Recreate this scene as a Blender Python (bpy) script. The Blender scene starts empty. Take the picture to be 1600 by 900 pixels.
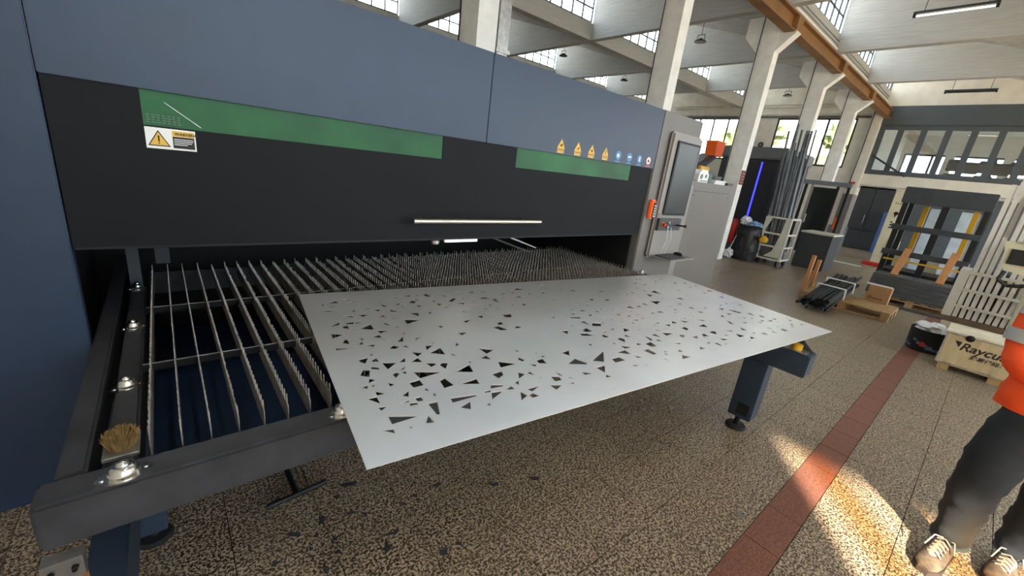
import bpy, bmesh, math, random
from mathutils import Vector, Matrix
from mathutils.geometry import delaunay_2d_cdt
random.seed(7)
COL = bpy.context.scene.collection
SC = bpy.context.scene

# ------------------------------------------------------------------ camera
cam = bpy.data.cameras.new('camera')
cam.sensor_width = 36.0
cam.lens = 634.8 / 1600 * 36
cam.clip_start = 0.02
cam.clip_end = 300
cam_ob = bpy.data.objects.new('camera', cam)
COL.objects.link(cam_ob)
R0 = (0.76873076, -0.62858168, 0.11805964)
R1 = (-0.09893062, -0.29923549, -0.9490368)
R2 = (0.63187479, 0.71787407, -0.2922175)
cam_ob.matrix_world = Matrix(((R0[0], -R1[0], -R2[0], 0), (R0[1], -R1[1], -R2[1], 0),
                              (R0[2], -R1[2], -R2[2], 1.6), (0, 0, 0, 1)))
SC.camera = cam_ob

# ------------------------------------------------------------------ world, sun, exposure
world = bpy.data.worlds.new('world')
SC.world = world
world.use_nodes = True
bg = world.node_tree.nodes['Background']
bg.inputs[0].default_value = (0.74, 0.88, 1.0, 1)
bg.inputs[1].default_value = 7.0
sun = bpy.data.lights.new('sun', 'SUN')
sun.energy = 36.0
sun.color = (1.0, 0.90, 0.74)
sun.angle = math.radians(1.6)
sun_ob = bpy.data.objects.new('sun', sun)
COL.objects.link(sun_ob)
EL = math.radians(35)
sd = Vector((0.806 * math.cos(EL), 0.592 * math.cos(EL), -math.sin(EL)))
sun_ob.rotation_euler = sd.to_track_quat('-Z', 'Y').to_euler()
fill_lamp = bpy.data.lights.new('hall_lamp_light', 'AREA')   # added fill light above the camera, out of view; its fixture is invented too
fill_lamp.shape = 'RECTANGLE'
fill_lamp.size = 0.16
fill_lamp.size_y = 1.5
fill_lamp.energy = 24.0
fill_lamp.color = (1.0, 0.94, 0.85)
fill_ob = bpy.data.objects.new('hall_lamp_light', fill_lamp)
COL.objects.link(fill_ob)
fill_ob.location = (0.6, -0.35, 4.25)
SC.view_settings.view_transform = 'Standard'
SC.view_settings.look = 'None'
SC.view_settings.gamma = 1.0
SC.view_settings.use_curve_mapping = False
SC.view_settings.exposure = 0.30

# ------------------------------------------------------------------ helpers
def lin(h):
    h = h.lstrip('#')
    r = [int(h[i:i + 2], 16) / 255 for i in (0, 2, 4)]
    return tuple(c / 12.92 if c <= 0.04045 else ((c + 0.055) / 1.055) ** 2.4 for c in r) + (1,)

def mat(name, col, rough=0.6, metal=0.0, var=0.12, scale=6.0, bump=0.0, bscale=60.0, coat=0.0, stretch=None, emit=None, estr=0.0, alpha_glass=False):
    m = bpy.data.materials.new(name)
    m.use_nodes = True
    nt = m.node_tree
    N = nt.nodes
    L = nt.links
    b = N['Principled BSDF']
    c = lin(col)
    geo = N.new('ShaderNodeNewGeometry')
    vec = geo.outputs['Position']
    if stretch:
        mp = N.new('ShaderNodeMapping')
        mp.inputs['Scale'].default_value = stretch
        L.new(vec, mp.inputs['Vector'])
        vec = mp.outputs['Vector']
    nz = N.new('ShaderNodeTexNoise')
    nz.inputs['Scale'].default_value = scale
    nz.inputs['Detail'].default_value = 5
    L.new(vec, nz.inputs['Vector'])
    rp = N.new('ShaderNodeValToRGB')
    rp.color_ramp.elements[0].position = 0.3
    rp.color_ramp.elements[1].position = 0.7
    rp.color_ramp.elements[0].color = tuple(x * (1 - var) for x in c[:3]) + (1,)
    rp.color_ramp.elements[1].color = tuple(min(1, x * (1 + var)) for x in c[:3]) + (1,)
    L.new(nz.outputs['Fac'], rp.inputs['Fac'])
    L.new(rp.outputs['Color'], b.inputs['Base Color'])
    b.inputs['Roughness'].default_value = rough
    b.inputs['Metallic'].default_value = metal
    if coat:
        b.inputs['Coat Weight'].default_value = coat
        b.inputs['Coat Roughness'].default_value = 0.15
    if bump:
        n2 = N.new('ShaderNodeTexNoise')
        n2.inputs['Scale'].default_value = bscale
        n2.inputs['Detail'].default_value = 4
        L.new(vec, n2.inputs['Vector'])
        bp = N.new('ShaderNodeBump')
        bp.inputs['Strength'].default_value = bump
        bp.inputs['Distance'].default_value = 0.01
        L.new(n2.outputs['Fac'], bp.inputs['Height'])
        L.new(bp.outputs['Normal'], b.inputs['Normal'])
    if emit:
        b.inputs['Emission Color'].default_value = lin(emit)
        b.inputs['Emission Strength'].default_value = estr
    return m

def glass(name, tint=(1, 1, 1, 1), gloss=0.08, rough=0.02):
    m = bpy.data.materials.new(name)
    m.use_nodes = True
    nt = m.node_tree
    N = nt.nodes
    N.remove(N['Principled BSDF'])
    out = N['Material Output']
    t = N.new('ShaderNodeBsdfTransparent')
    t.inputs[0].default_value = tint
    g = N.new('ShaderNodeBsdfGlossy')
    g.inputs['Roughness'].default_value = rough
    mx = N.new('ShaderNodeMixShader')
    mx.inputs[0].default_value = gloss
    nt.links.new(t.outputs[0], mx.inputs[1])
    nt.links.new(g.outputs[0], mx.inputs[2])
    nt.links.new(mx.outputs[0], out.inputs[0])
    return m

ORG = {}
class G:
    def __init__(self):
        self.v = []
        self.f = []
    def add(self, vs, fs):
        n = len(self.v)
        self.v += [tuple(p) for p in vs]
        self.f += [tuple(i + n for i in f) for f in fs]
        return self
    def box(self, x0, x1, y0, y1, z0, z1):
        vs = [(x, y, z) for z in (z0, z1) for y in (y0, y1) for x in (x0, x1)]
        return self.add(vs, [(0, 2, 3, 1), (4, 5, 7, 6), (0, 1, 5, 4), (2, 6, 7, 3), (0, 4, 6, 2), (1, 3, 7, 5)])
    def bbox(self, x0, x1, y0, y1, z0, z1, r=0.01):
        bm = bmesh.new()
        bmesh.ops.create_cube(bm, size=1)
        for v in bm.verts:
            v.co = Vector(((x0 + x1) / 2 + v.co.x * (x1 - x0), (y0 + y1) / 2 + v.co.y * (y1 - y0), (z0 + z1) / 2 + v.co.z * (z1 - z0)))
        bmesh.ops.bevel(bm, geom=bm.edges[:], offset=r, segments=2, affect='EDGES')
        self.add([v.co for v in bm.verts], [[v.index for v in f.verts] for f in bm.faces])
        bm.free()
        return self
    def beam(self, a, b, w, h, up=(0, 0, 1)):
        a = Vector(a); b = Vector(b)
        d = (b - a).normalized()
        s = d.cross(Vector(up))
        if s.length < 1e-4:
            s = d.cross(Vector((1, 0, 0)))
        s.normalize()
        u = s.cross(d).normalized()
        vs = []
        for p in (a, b):
            for i, j in ((-1, -1), (1, -1), (1, 1), (-1, 1)):
                vs.append(p + s * (i * w / 2) + u * (j * h / 2))
        return self.add(vs, [(3, 2, 1, 0), (4, 5, 6, 7), (0, 1, 5, 4), (1, 2, 6, 5), (2, 3, 7, 6), (3, 0, 4, 7)])
    def cyl(self, a, b, r, r2=None, n=12, cap=True):
        a = Vector(a); b = Vector(b)
        r2 = r if r2 is None else r2
        d = (b - a).normalized()
        s = d.orthogonal().normalized()
        u = d.cross(s)
        vs = []
        for p, q in ((a, r), (b, r2)):
            for i in range(n):
                t = 2 * math.pi * i / n
                vs.append(p + s * (q * math.cos(t)) + u * (q * math.sin(t)))
        fs = [(i, (i + 1) % n, n + (i + 1) % n, n + i) for i in range(n)]
        if cap:
            fs += [tuple(range(n - 1, -1, -1)), tuple(range(n, 2 * n))]
        return self.add(vs, fs)
    def tube(self, pts, r, n=8):
        for i in range(len(pts) - 1):
            self.cyl(pts[i], pts[i + 1], r, n=n)
        return self
    def lathe(self, prof, c, n=20, axis='z', sx=1.0, sy=1.0):
        vs = []
        for r, z in prof:
            for i in range(n):
                t = 2 * math.pi * i / n
                p = (r * math.cos(t) * sx, r * math.sin(t) * sy, z)
                if axis == 'x': p = (p[2], p[0], p[1])
                if axis == 'y': p = (p[0], p[2], p[1])
                vs.append((p[0] + c[0], p[1] + c[1], p[2] + c[2]))
        m = len(prof)
        fs = []
        for k in range(m - 1):
            for i in range(n):
                fs.append((k * n + i, k * n + (i + 1) % n, (k + 1) * n + (i + 1) % n, (k + 1) * n + i))
        fs += [tuple(range(n - 1, -1, -1)), tuple(range((m - 1) * n, m * n))]
        return self.add(vs, fs)
    def prism(self, poly, a0, a1, axis='z'):
        n = len(poly)
        def P(u, v, w):
            return {'z': (u, v, w), 'x': (w, u, v), 'y': (u, w, v)}[axis]
        vs = [P(u, v, a0) for u, v in poly] + [P(u, v, a1) for u, v in poly]
        fs = [tuple(range(n - 1, -1, -1)), tuple(range(n, 2 * n))] + [(i, (i + 1) % n, n + (i + 1) % n, n + i) for i in range(n)]
        return self.add(vs, fs)
    def mesh(self, name, m, smooth=False, off=(0, 0, 0)):
        me = bpy.data.meshes.new(name)
        me.from_pydata([(a - off[0], b - off[1], c - off[2]) for a, b, c in self.v], [], self.f)
        bm = bmesh.new()
        bm.from_mesh(me)
        bmesh.ops.recalc_face_normals(bm, faces=bm.faces[:])
        bm.to_mesh(me)
        bm.free()
        me.materials.append(m)
        if smooth:
            for p in me.polygons: p.use_smooth = True
            try: me.set_sharp_from_angle(angle=math.radians(40))
            except Exception: pass
        return me
    def build(self, name, m, parent=None, smooth=False, loc=None):
        if parent is None:
            off = loc if loc is not None else (0, 0, 0)
        else:
            off = ORG[parent]
        me = self.mesh(name, m, smooth, off)
        o = bpy.data.objects.new(name, me)
        COL.objects.link(o)
        if parent is None:
            o.location = off
        else:
            o.parent = parent
        ORG[o] = off
        return o

def tag(o, label=None, cat=None, group=None, kind=None):
    if label: o['label'] = label
    if cat: o['category'] = cat
    if group: o['group'] = group
    if kind: o['kind'] = kind
    return o

def thing(name, label, cat, loc, group=None):
    o = bpy.data.objects.new(name, None)
    COL.objects.link(o)
    o.location = loc
    o.empty_display_size = 0.05
    ORG[o] = tuple(loc)
    return tag(o, label, cat, group)

def inst(o, name, mesh, loc, parent, rot=None):
    c = bpy.data.objects.new(name, mesh)
    COL.objects.link(c)
    c.parent = parent
    off = ORG[parent] if parent else (0, 0, 0)
    c.location = (loc[0] - off[0], loc[1] - off[1], loc[2] - off[2])
    if rot: c.rotation_euler = rot
    ORG[c] = tuple(loc)
    return c

def text(body, size, m, origin, right, up, parent, name='lettering', depth=0.0006, label=None, bold=0.0, shear=0.0, sx=1.0):
    cu = bpy.data.curves.new('lettering', 'FONT')
    cu.body = body
    cu.size = size
    cu.extrude = depth
    cu.offset = bold
    cu.shear = shear
    tmp = bpy.data.objects.new('tmp_text', cu)
    COL.objects.link(tmp)
    bpy.context.view_layer.update()
    me = bpy.data.meshes.new_from_object(tmp.evaluated_get(bpy.context.evaluated_depsgraph_get()))
    bpy.data.objects.remove(tmp)
    r = Vector(right).normalized(); u = Vector(up).normalized(); n = r.cross(u)
    off = Vector(ORG[parent])
    for v in me.vertices:
        v.co = Vector(origin) + r * v.co.x * sx + u * v.co.y + n * v.co.z - off
    me.materials.clear()
    me.materials.append(m)
    o = bpy.data.objects.new(name, me)
    COL.objects.link(o)
    o.parent = parent
    ORG[o] = tuple(off)
    if label: o['label'] = label
    return o

# ------------------------------------------------------------------ materials
M = {}
M['white_conc'] = mat('white_painted_concrete', '#b3b1ab', 0.8, var=0.1, scale=3, bump=0.25, bscale=1.0, stretch=(1, 0.8, 14))
M['col_conc'] = mat('white_painted_column', '#efece4', 0.75, var=0.07, scale=7, bump=0.15, bscale=40)
M['slab'] = mat('grey_roof_slab', '#c2c0ba', 0.85, var=0.12, scale=3, bump=0.1, bscale=20)
M['wall'] = mat('painted_wall', '#d8d0c0', 0.8, var=0.08, scale=3, bump=0.1, bscale=30)
M['outer'] = mat('outer_roof_skin', '#8d8f92', 0.9)
M['steel_win'] = mat('dark_window_steel', '#3a3e42', 0.5, 0.3)
M['dark_frame'] = mat('dark_grey_panel', '#4b5155', 0.55, var=0.06)
M['glass'] = glass('window_glass')
M['dusty_glass'] = glass('dusty_window_glass', (0.8, 0.83, 0.85, 1), 0.15)
M['orange_steel'] = mat('ochre_painted_steel', '#8a6236', 0.6, 0.2, var=0.25, scale=2)
M['blue_panel'] = mat('slate_blue_powder_coat', '#223349', 0.42, 0.0, var=0.06, scale=5, bump=0.06, bscale=500)
M['black_door'] = mat('black_powder_coat', '#0e0f13', 0.62, 0.0, var=0.08, scale=5, bump=0.04, bscale=500)
M['black_door'].node_tree.nodes['Principled BSDF'].inputs['Specular IOR Level'].default_value = 0.22
M['black'] = mat('matt_black', '#0c0d0f', 0.6)
M['inner'] = mat('dark_interior', '#08090b', 0.8)
M['table_black'] = mat('textured_black_paint', '#37373a', 0.6, 0.1, var=0.3, scale=9, bump=0.12, bscale=260)
M['slat'] = mat('burnt_steel_slat', '#a39c93', 0.5, 0.6, var=0.4, scale=18, bump=0.2, bscale=90)
M['tray'] = mat('dark_blue_tray', '#0c2440', 0.6, 0.1, var=0.25, scale=5)
M['leg_blue'] = mat('blue_grey_leg_paint', '#2e3b4c', 0.5, 0.2, var=0.1)
M['bolt'] = mat('dark_bolt', '#2b2520', 0.4, 0.8)
M['zinc'] = mat('bright_zinc', '#d9d8d2', 0.22, 1.0, var=0.08, scale=30)
M['alu'] = mat('raw_aluminium', '#b5b4b0', 0.35, 0.9, var=0.2, scale=20)
M['brass'] = mat('golden_fibre', '#94784a', 0.6, 0.1, var=0.5, scale=60)
M['rubber'] = mat('black_rubber', '#151517', 0.75)
M['cab'] = mat('warm_grey_cabinet_paint', '#716b66', 0.5, var=0.05, scale=3, bump=0.04, bscale=400)
M['cab2'] = mat('light_cabinet_trim', '#8f8882', 0.5, var=0.04)
M['white_paint'] = mat('white_enamel', '#cfcabd', 0.5, var=0.05)
M['screen'] = mat('dark_screen_glass', '#141817', 0.32, var=0.35, scale=5)
M['red'] = mat('red_plastic', '#b5281e', 0.4)
M['yellow'] = mat('yellow_plastic', '#d9a520', 0.45)
M['green_pane'] = mat('green_laser_glass', '#1a5c2e', 0.45, var=0.5, scale=1.6)
M['sticker_y'] = mat('yellow_print', '#e0b040', 0.5, var=0.03)
M['sticker_w'] = mat('white_print', '#e8e6e2', 0.5, var=0.02)
M['sticker_b'] = mat('blue_print', '#4f83b5', 0.5, var=0.03)
M['sticker_r'] = mat('red_print', '#c4384a', 0.5, var=0.03)
M['ink'] = mat('black_ink', '#15130f', 0.6, var=0.05)
M['orange'] = mat('orange_plastic', '#ff6a1c', 0.45, var=0.06)
M['ply'] = mat('raw_plywood', '#c0a981', 0.7, var=0.16, scale=3, stretch=(1, 6, 1), bump=0.05, bscale=80)
M['lid'] = mat('pale_worn_plywood', '#d2c6ab', 0.7, var=0.18, scale=5)
M['pine'] = mat('pine_wood', '#a8875c', 0.75, var=0.22, scale=3, stretch=(2, 14, 2), bump=0.08, bscale=60)
M['pine_red'] = mat('reddish_pine_wood', '#b27a48', 0.7, var=0.2, scale=8, stretch=(6, 6, 1))
M['carton'] = mat('brown_cardboard', '#a87f55', 0.8, var=0.1)
M['metal_grey'] = mat('grey_steel_profile', '#5d6062', 0.4, 0.6, var=0.25, scale=8)
M['galv'] = mat('galvanised_sheet_edges', '#6b7073', 0.35, 0.8, var=0.4, scale=5, stretch=(1, 1, 25))
M['cream'] = mat('cream_enamel', '#cfc6a6', 0.5, var=0.05)
M['white_tube'] = mat('white_plastic_profile', '#d8d0c4', 0.45, var=0.08, scale=10)
M['bag'] = mat('black_bin_liner', '#141518', 0.42, var=0.3, bump=1.0, bscale=12)
M['plastic_white'] = mat('crumpled_white_film', '#dfe0e0', 0.35, var=0.12, scale=30, bump=0.6, bscale=40)
M['lightblue'] = mat('light_blue_film', '#7da3c4', 0.5)
M['dgrey'] = mat('charcoal_machine_paint', '#3b3e42', 0.45, 0.1, var=0.12)
M['mgrey'] = mat('mid_grey_machine_paint', '#6a6d6e', 0.5, var=0.08)
M['led_blue'] = mat('blue_led', '#2020ff', 0.4, emit='#2a2cff', estr=5.0)
M['lit'] = mat('lit_tube', '#ffffff', 0.4, emit='#fff3d8', estr=3.2)
M['led_white'] = mat('white_led_cover', '#ffffff', 0.4, emit='#f5e8da', estr=0.55)
M['jacket'] = mat('hi_vis_orange_fabric', '#f8500f', 0.75, var=0.12, scale=14, bump=0.25, bscale=26)
M['reflect'] = mat('silver_reflective_tape', '#b8b8b6', 0.35, 0.3, var=0.1)
M['trouser'] = mat('dark_denim', '#24272c', 0.95, var=0.2, scale=10, bump=0.35, bscale=22)
M['denim'] = mat('blue_denim_cuff', '#2f3d4c', 0.85, var=0.2, scale=40)
M['skin'] = mat('skin', '#b98a6a', 0.6, var=0.05)
M['hair'] = mat('dark_hair', '#17120f', 0.6)
M['shoe'] = mat('tan_suede', '#4c3e2e', 0.85, var=0.5, scale=30)
M['shoe_dark'] = mat('dark_brown_suede', '#33271f', 0.8, var=0.2, scale=30)
M['lace'] = mat('pale_lace', '#8f8778', 0.7)
M['stone'] = mat('pale_stone_wall', '#c9bda2', 0.9, var=0.35, scale=3.5, bump=0.3, bscale=6)
M['leaf'] = mat('dull_green_foliage', '#6e7a4a', 0.8, var=0.4, scale=4)
M['green_pane'].node_tree.nodes['Principled BSDF'].inputs['Specular IOR Level'].default_value = 0.35
M['ground'] = mat('outdoor_ground', '#9c978c', 0.9)
M['green_box'] = mat('dark_green_plastic', '#3c5a4c', 0.5)

def brushed(name, col, rough):
    m = mat(name, col, rough, 0.64, var=0.07, scale=3, bump=0.0)
    nt = m.node_tree
    N = nt.nodes; L = nt.links
    b = N['Principled BSDF']
    geo = N.new('ShaderNodeNewGeometry')
    mp = N.new('ShaderNodeMapping')
    mp.inputs['Scale'].default_value = (4, 260, 4)
    mp.inputs['Rotation'].default_value = (0, 0, 0.118)
    L.new(geo.outputs['Position'], mp.inputs['Vector'])
    nz = N.new('ShaderNodeTexNoise')
    nz.inputs['Scale'].default_value = 1.0
    nz.inputs['Detail'].default_value = 6
    L.new(mp.outputs['Vector'], nz.inputs['Vector'])
    mr = N.new('ShaderNodeMapRange')
    mr.inputs['To Min'].default_value = rough - 0.08
    mr.inputs['To Max'].default_value = rough + 0.14
    L.new(nz.outputs['Fac'], mr.inputs['Value'])
    L.new(mr.outputs['Result'], b.inputs['Roughness'])
    bp = N.new('ShaderNodeBump')
    bp.inputs['Strength'].default_value = 0.06
    bp.inputs['Distance'].default_value = 0.002
    L.new(nz.outputs['Fac'], bp.inputs['Height'])
    L.new(bp.outputs['Normal'], b.inputs['Normal'])
    return m
M['sheet'] = brushed('brushed_steel_sheet', '#fafbfc', 0.30)
M['bar'] = mat('satin_steel_bar', '#cfc7b9', 0.3, 1.0, var=0.05)

def terrazzo(name, dark, light, grout_mix=0.5, rough=0.32):
    m = bpy.data.materials.new(name)
    m.use_nodes = True
    nt = m.node_tree
    N = nt.nodes; L = nt.links
    b = N['Principled BSDF']
    geo = N.new('ShaderNodeNewGeometry')
    nz = N.new('ShaderNodeTexNoise')
    nz.inputs['Scale'].default_value = 105
    nz.inputs['Detail'].default_value = 2.5
    nz.inputs['Distortion'].default_value = 0.6
    L.new(geo.outputs['Position'], nz.inputs['Vector'])
    rp = N.new('ShaderNodeValToRGB')
    e = rp.color_ramp.elements
    e[0].position = 0.47; e[0].color = lin(dark)
    e[1].position = 0.55; e[1].color = lin(light)
    L.new(nz.outputs['Fac'], rp.inputs['Fac'])
    big = N.new('ShaderNodeTexNoise')
    big.inputs['Scale'].default_value = 1.3
    big.inputs['Detail'].default_value = 4
    L.new(geo.outputs['Position'], big.inputs['Vector'])
    mr = N.new('ShaderNodeMapRange')
    mr.inputs['To Min'].default_value = 0.75
    mr.inputs['To Max'].default_value = 1.2
    L.new(big.outputs['Fac'], mr.inputs['Value'])
    mx = N.new('ShaderNodeMix')
    mx.data_type = 'RGBA'; mx.blend_type = 'MULTIPLY'
    mx.inputs['Factor'].default_value = 1
    L.new(rp.outputs['Color'], mx.inputs['A'])
    L.new(mr.outputs['Result'], mx.inputs['B'])
    L.new(mx.outputs['Result'], b.inputs['Base Color'])
    b.inputs['Roughness'].default_value = rough
    mr2 = N.new('ShaderNodeMapRange')
    mr2.inputs['To Min'].default_value = rough - 0.1
    mr2.inputs['To Max'].default_value = rough + 0.2
    L.new(big.outputs['Fac'], mr2.inputs['Value'])
    L.new(mr2.outputs['Result'], b.inputs['Roughness'])
    return m
M['terrazzo'] = terrazzo('terrazzo', '#423529', '#b6a389')
M['terrazzo_red'] = terrazzo('red_terrazzo', '#6e4438', '#875a49')
M['grout'] = mat('dark_grout', '#2c2825', 0.9)

# ------------------------------------------------------------------ structure
YS = [4.07 + 5.13 * k for k in range(-2, 4)]            # roof rows
XS = [2.66 + 3.60 * k for k in range(-2, 6)]
XS = [-1.30, 2.66, 6.34, 9.92, 13.51, 17.07, 20.63]
X0, X1 = -1.30, 20.63
floor = tag(G().box(-1.5, 26, -9, 20, -0.12, -0.012).build('floor', M['grout']), kind='structure')
TS = 0.3265
def tile_mesh(w, h, m):
    g = G().box(0.0018, w - 0.0018, 0.0018, h - 0.0018, -0.012, 0)
    return g.mesh('floor_tile', m)
tm = tile_mesh(TS, TS, M['terrazzo'])
tr = tile_mesh(TS, 0.162, M['terrazzo_red'])
rows = [(0.197, 0.162, True)] + [(0.359 + k * TS, TS, False) for k in range(60)] + [(0.197 - (k + 1) * TS, TS, False) for k in range(24)]
cells = []
for y, h, red in rows:
    for i in range(-9, 75):
        x = 2.0235 + (i - 1) * TS - (0 if red else 0.0)
        cx, cy = x + TS / 2, y + h / 2
        if cx < -1.2 or cx > 20.6 or cy > 19: continue
        dx, dy, dz = cx, cy, -1.6
        zc = R2[0] * dx + R2[1] * dy + R2[2] * dz
        vis = False
        if zc > 0.3:
            px = 800 + 634.8 * (R0[0] * dx + R0[1] * dy + R0[2] * dz) / zc
            py = 450 + 634.8 * (R1[0] * dx + R1[1] * dy + R1[2] * dz) / zc
            vis = -60 < px < 1660 and -60 < py < 960
        cells.append(((cx * cx + cy * cy) if vis else 1e6 + cx * cx + cy * cy, x, y, h, red))
cells.sort()
far = G(); far_red = G()
for k, (d, x, y, h, red) in enumerate(cells):
    if k < 300:
        inst(None, 'floor_tile', tr if red else tm, (x, y, 0), floor)
    else:
        (far_red if red else far).box(x + 0.0012, x + TS - 0.0012, y + 0.0012, y + h - 0.0012, -0.012, 0)
tag(far.build('floor_tile_field', M['terrazzo'], floor), kind='stuff')
tag(far_red.build('red_floor_tile_field', M['terrazzo_red'], floor), kind='stuff')
tag(G().box(-60, 80, -60, 80, -0.5, -0.2).build('ground', M['ground']), kind='structure')

# roof: ceiling > roof_slab, cross_beam, edge_beam
ceil = tag(G().box(X0 - 0.2, X1 + 0.2, YS[-1], YS[-1] + 0.2, 5.2, 6.9).build('ceiling', M['white_conc']), kind='structure')
SOF = 5.25
for k in range(len(YS) - 1):
    y0, y1 = YS[k], YS[k + 1]
    G().prism([(y0 + 0.02, 5.27), (y1, 6.78), (y1, 6.95), (y0 + 0.02, 5.44)], X0, X1 + 0.2, 'x').build('roof_slab', M['slab'], ceil)
    for x in XS[:-1]:
        G().prism([(y0 + 0.24, SOF), (y1 - 0.001, SOF), (y1 - 0.001, 6.77), (y0 + 0.24, SOF + 0.085)], x, x + 0.2, 'x').build('cross_beam', M['white_conc'], ceil)
for y in YS[:-1]:
    G().box(X0, X1, y, y + 0.24, SOF + 0.003, 5.68).build('edge_beam', M['white_conc'], ceil)

# clerestory windows in every bay of the rows in view
wn = 0
def window(x0, x1, y, z0, z1, nx, nz, axis='y', bar=0.035, m=None, gm=None, posts=None):
    """steel window: frame and bars as one object, every pane a child"""
    global wn
    wn += 1
    g = G()
    def bx(a0, a1, b0, b1, t=0.02, o=0.0):
        if axis == 'y': g.box(a0, a1, y - t + o, y + t + o, b0, b1)
        else: g.box(y - t + o, y + t + o, a0, a1, b0, b1)
    bx(x0, x1, z0, z0 + bar); bx(x0, x1, z1 - bar, z1)
    bx(x0, x0 + bar, z0 + bar, z1 - bar); bx(x1 - bar, x1, z0 + bar, z1 - bar)
    for i in range(1, nx):
        a = x0 + (x1 - x0) * i / nx
        bx(a - bar / 2, a + bar / 2, z0 + bar, z1 - bar)
    for j in range(1, nz):
        b = z0 + (z1 - z0) * j / nz
        for i in range(nx):
            a0 = x0 + (x1 - x0) * i / nx + bar / 2; a1 = x0 + (x1 - x0) * (i + 1) / nx - bar / 2
            bx(a0, a1, b - bar / 2, b + bar / 2, 0.012)
    w = tag(g.build('window_%d' % wn, m or M['steel_win']), kind='structure')
    pw = (x1 - x0) / nx; ph = (z1 - z0) / nz
    if axis == 'y': pm = G().box(-pw / 2 + bar / 2, pw / 2 - bar / 2, -0.002, 0.002, -ph / 2 + bar / 2, ph / 2 - bar / 2).mesh('pane', gm or M['glass'])
    else: pm = G().box(-0.002, 0.002, -pw / 2 + bar / 2, pw / 2 - bar / 2, -ph / 2 + bar / 2, ph / 2 - bar / 2).mesh('pane', gm or M['glass'])
    for i in range(nx):
        for j in range(nz):
            c = x0 + pw * (i + 0.5); d = z0 + ph * (j + 0.5)
            inst(None, 'pane', pm, (c, y, d) if axis == 'y' else (y, c, d), w)
    return w
for k, y in enumerate(YS[1:-1]):
    for i in range(len(XS) - 1):
        window(XS[i] + 0.21, XS[i + 1] - 0.01, y + 0.05, 5.685, 6.775, 8, 3)

# columns with corbels in the crane row
def column(x, y, label, corbel=True, w=0.24, d=0.36):
    c = thing('concrete_column', label, 'column', (x + w / 2, y + d / 2, 0))
    G().box(x, x + w, y, y + d, 0, SOF + 0.0).build('shaft', M['col_conc'], c)
    if corbel:
        G().prism([(y, 4.42), (y - 0.33, 4.74), (y - 0.33, 4.745), (y, 5.1)], x + 0.01, x + w - 0.01, 'x').build('corbel', M['col_conc'], c)
        G().prism([(y + d, 4.42), (y + d + 0.3, 4.74), (y + d + 0.3, 5.1), (y + d, 5.1)], x + 0.01, x + w - 0.01, 'x').build('corbel', M['col_conc'], c)
    G().cyl((x - 0.012, y + d - 0.02, 0.02), (x - 0.012, y + d - 0.02, 5.2), 0.009, n=6).build('conduit', M['black'], c)
    return c
column(XS[1], 4.07, 'white concrete column with metal duct, leftmost, rising behind the blue machine housing', w=0.25)
column(XS[2], 4.07, 'white concrete column rising right behind the grey control cabinet')
P2 = column(XS[3], 4.07, 'white concrete column beside the machine with the blue light strip')
column(XS[4], 4.07, 'white concrete column behind the bundle of upright grey tubes')
column(XS[5], 4.07, 'white concrete column farthest along the hall, nearest the dark glazed wall')
d = thing('air_duct', 'grey sheet metal duct running up beside the leftmost column', 'duct', (3.06, 4.2, 1.6))
G().box(2.97, 3.12, 4.12, 4.27, 1.6, 2.75).build('duct_section', M['alu'], d)
G().box(2.97, 3.12, 4.12, 4.27, 2.79, 5.25).build('duct_section', M['alu'], d)
G().box(2.95, 3.14, 4.10, 4.29, 2.75, 2.79).build('flange', M['alu'], d)

rail = thing('crane_rail', 'ochre steel crane rail carried on the column corbels', 'rail', (9.6, 3.88, 4.75))
G().box(X0 + 0.3, 20.55, 3.78, 3.98, 4.75, 4.775).build('bottom_flange', M['orange_steel'], rail)
G().box(X0 + 0.3, 20.55, 3.87, 3.89, 4.775, 5.02).build('web', M['orange_steel'], rail)
G().box(X0 + 0.3, 20.55, 3.78, 3.98, 5.02, 5.045).build('top_flange', M['orange_steel'], rail)
for x in XS[2:6]:
    G().box(x - 0.02, x + 0.26, 3.76, 3.868, 4.775, 5.02).build('stiffener', M['orange_steel'], rail)
t = thing('cable_tray', 'thin white cable conduits along the edge beam above the crane rail', 'conduit', (9.6, 4.03, 5.4))
for z, r in ((5.33, 0.022), (5.42, 0.012), (5.5, 0.012)):
    G().cyl((X0 + 0.3, 4.045, z), (20.5, 4.045, z), r, n=6).build('conduit', M['col_conc'] if z < 5.4 else M['alu'], t)

# far wall x = X1
wf = G()
wf.box(X1, X1 + 0.2, 4.1, 20, 4.79, 6.9)
wf.box(X1, X1 + 0.2, 4.1, 20, 0, 2.95)
wf.box(X1, X1 + 0.2, 4.1, 4.75, 2.95, 4.79)
wf.box(X1, X1 + 0.2, 7.55, 8.95, 2.95, 4.79)
wf.box(X1, X1 + 0.2, 12.4, 20, 2.95, 4.79)
wf.box(X1, X1 + 0.2, -9, 4.1, 5.19, 6.9)
wall_far = tag(wf.build('wall_far', M['wall']), kind='structure')
window(4.75, 7.55, X1 + 0.05, 2.95, 4.79, 3, 1, 'x', 0.07)
window(8.95, 12.4, X1 + 0.05, 2.95, 4.79, 5, 1, 'x', 0.06)
tag(G().box(X1 - 0.05, X1, 4.3, 12.6, 4.80, 4.86).build('trim_1', M['dark_frame']), kind='structure')
p = thing('wall_pipes', 'pair of thin white pipes along the far wall above the windows', 'pipe', (X1, 8, 5))
for z in (5.22, 5.32, 4.93):
    G().cyl((X1 - 0.05, 4.4, z), (X1 - 0.05, 12.5, z), 0.02, n=6).build('pipe', M['wall'], p)
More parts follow.
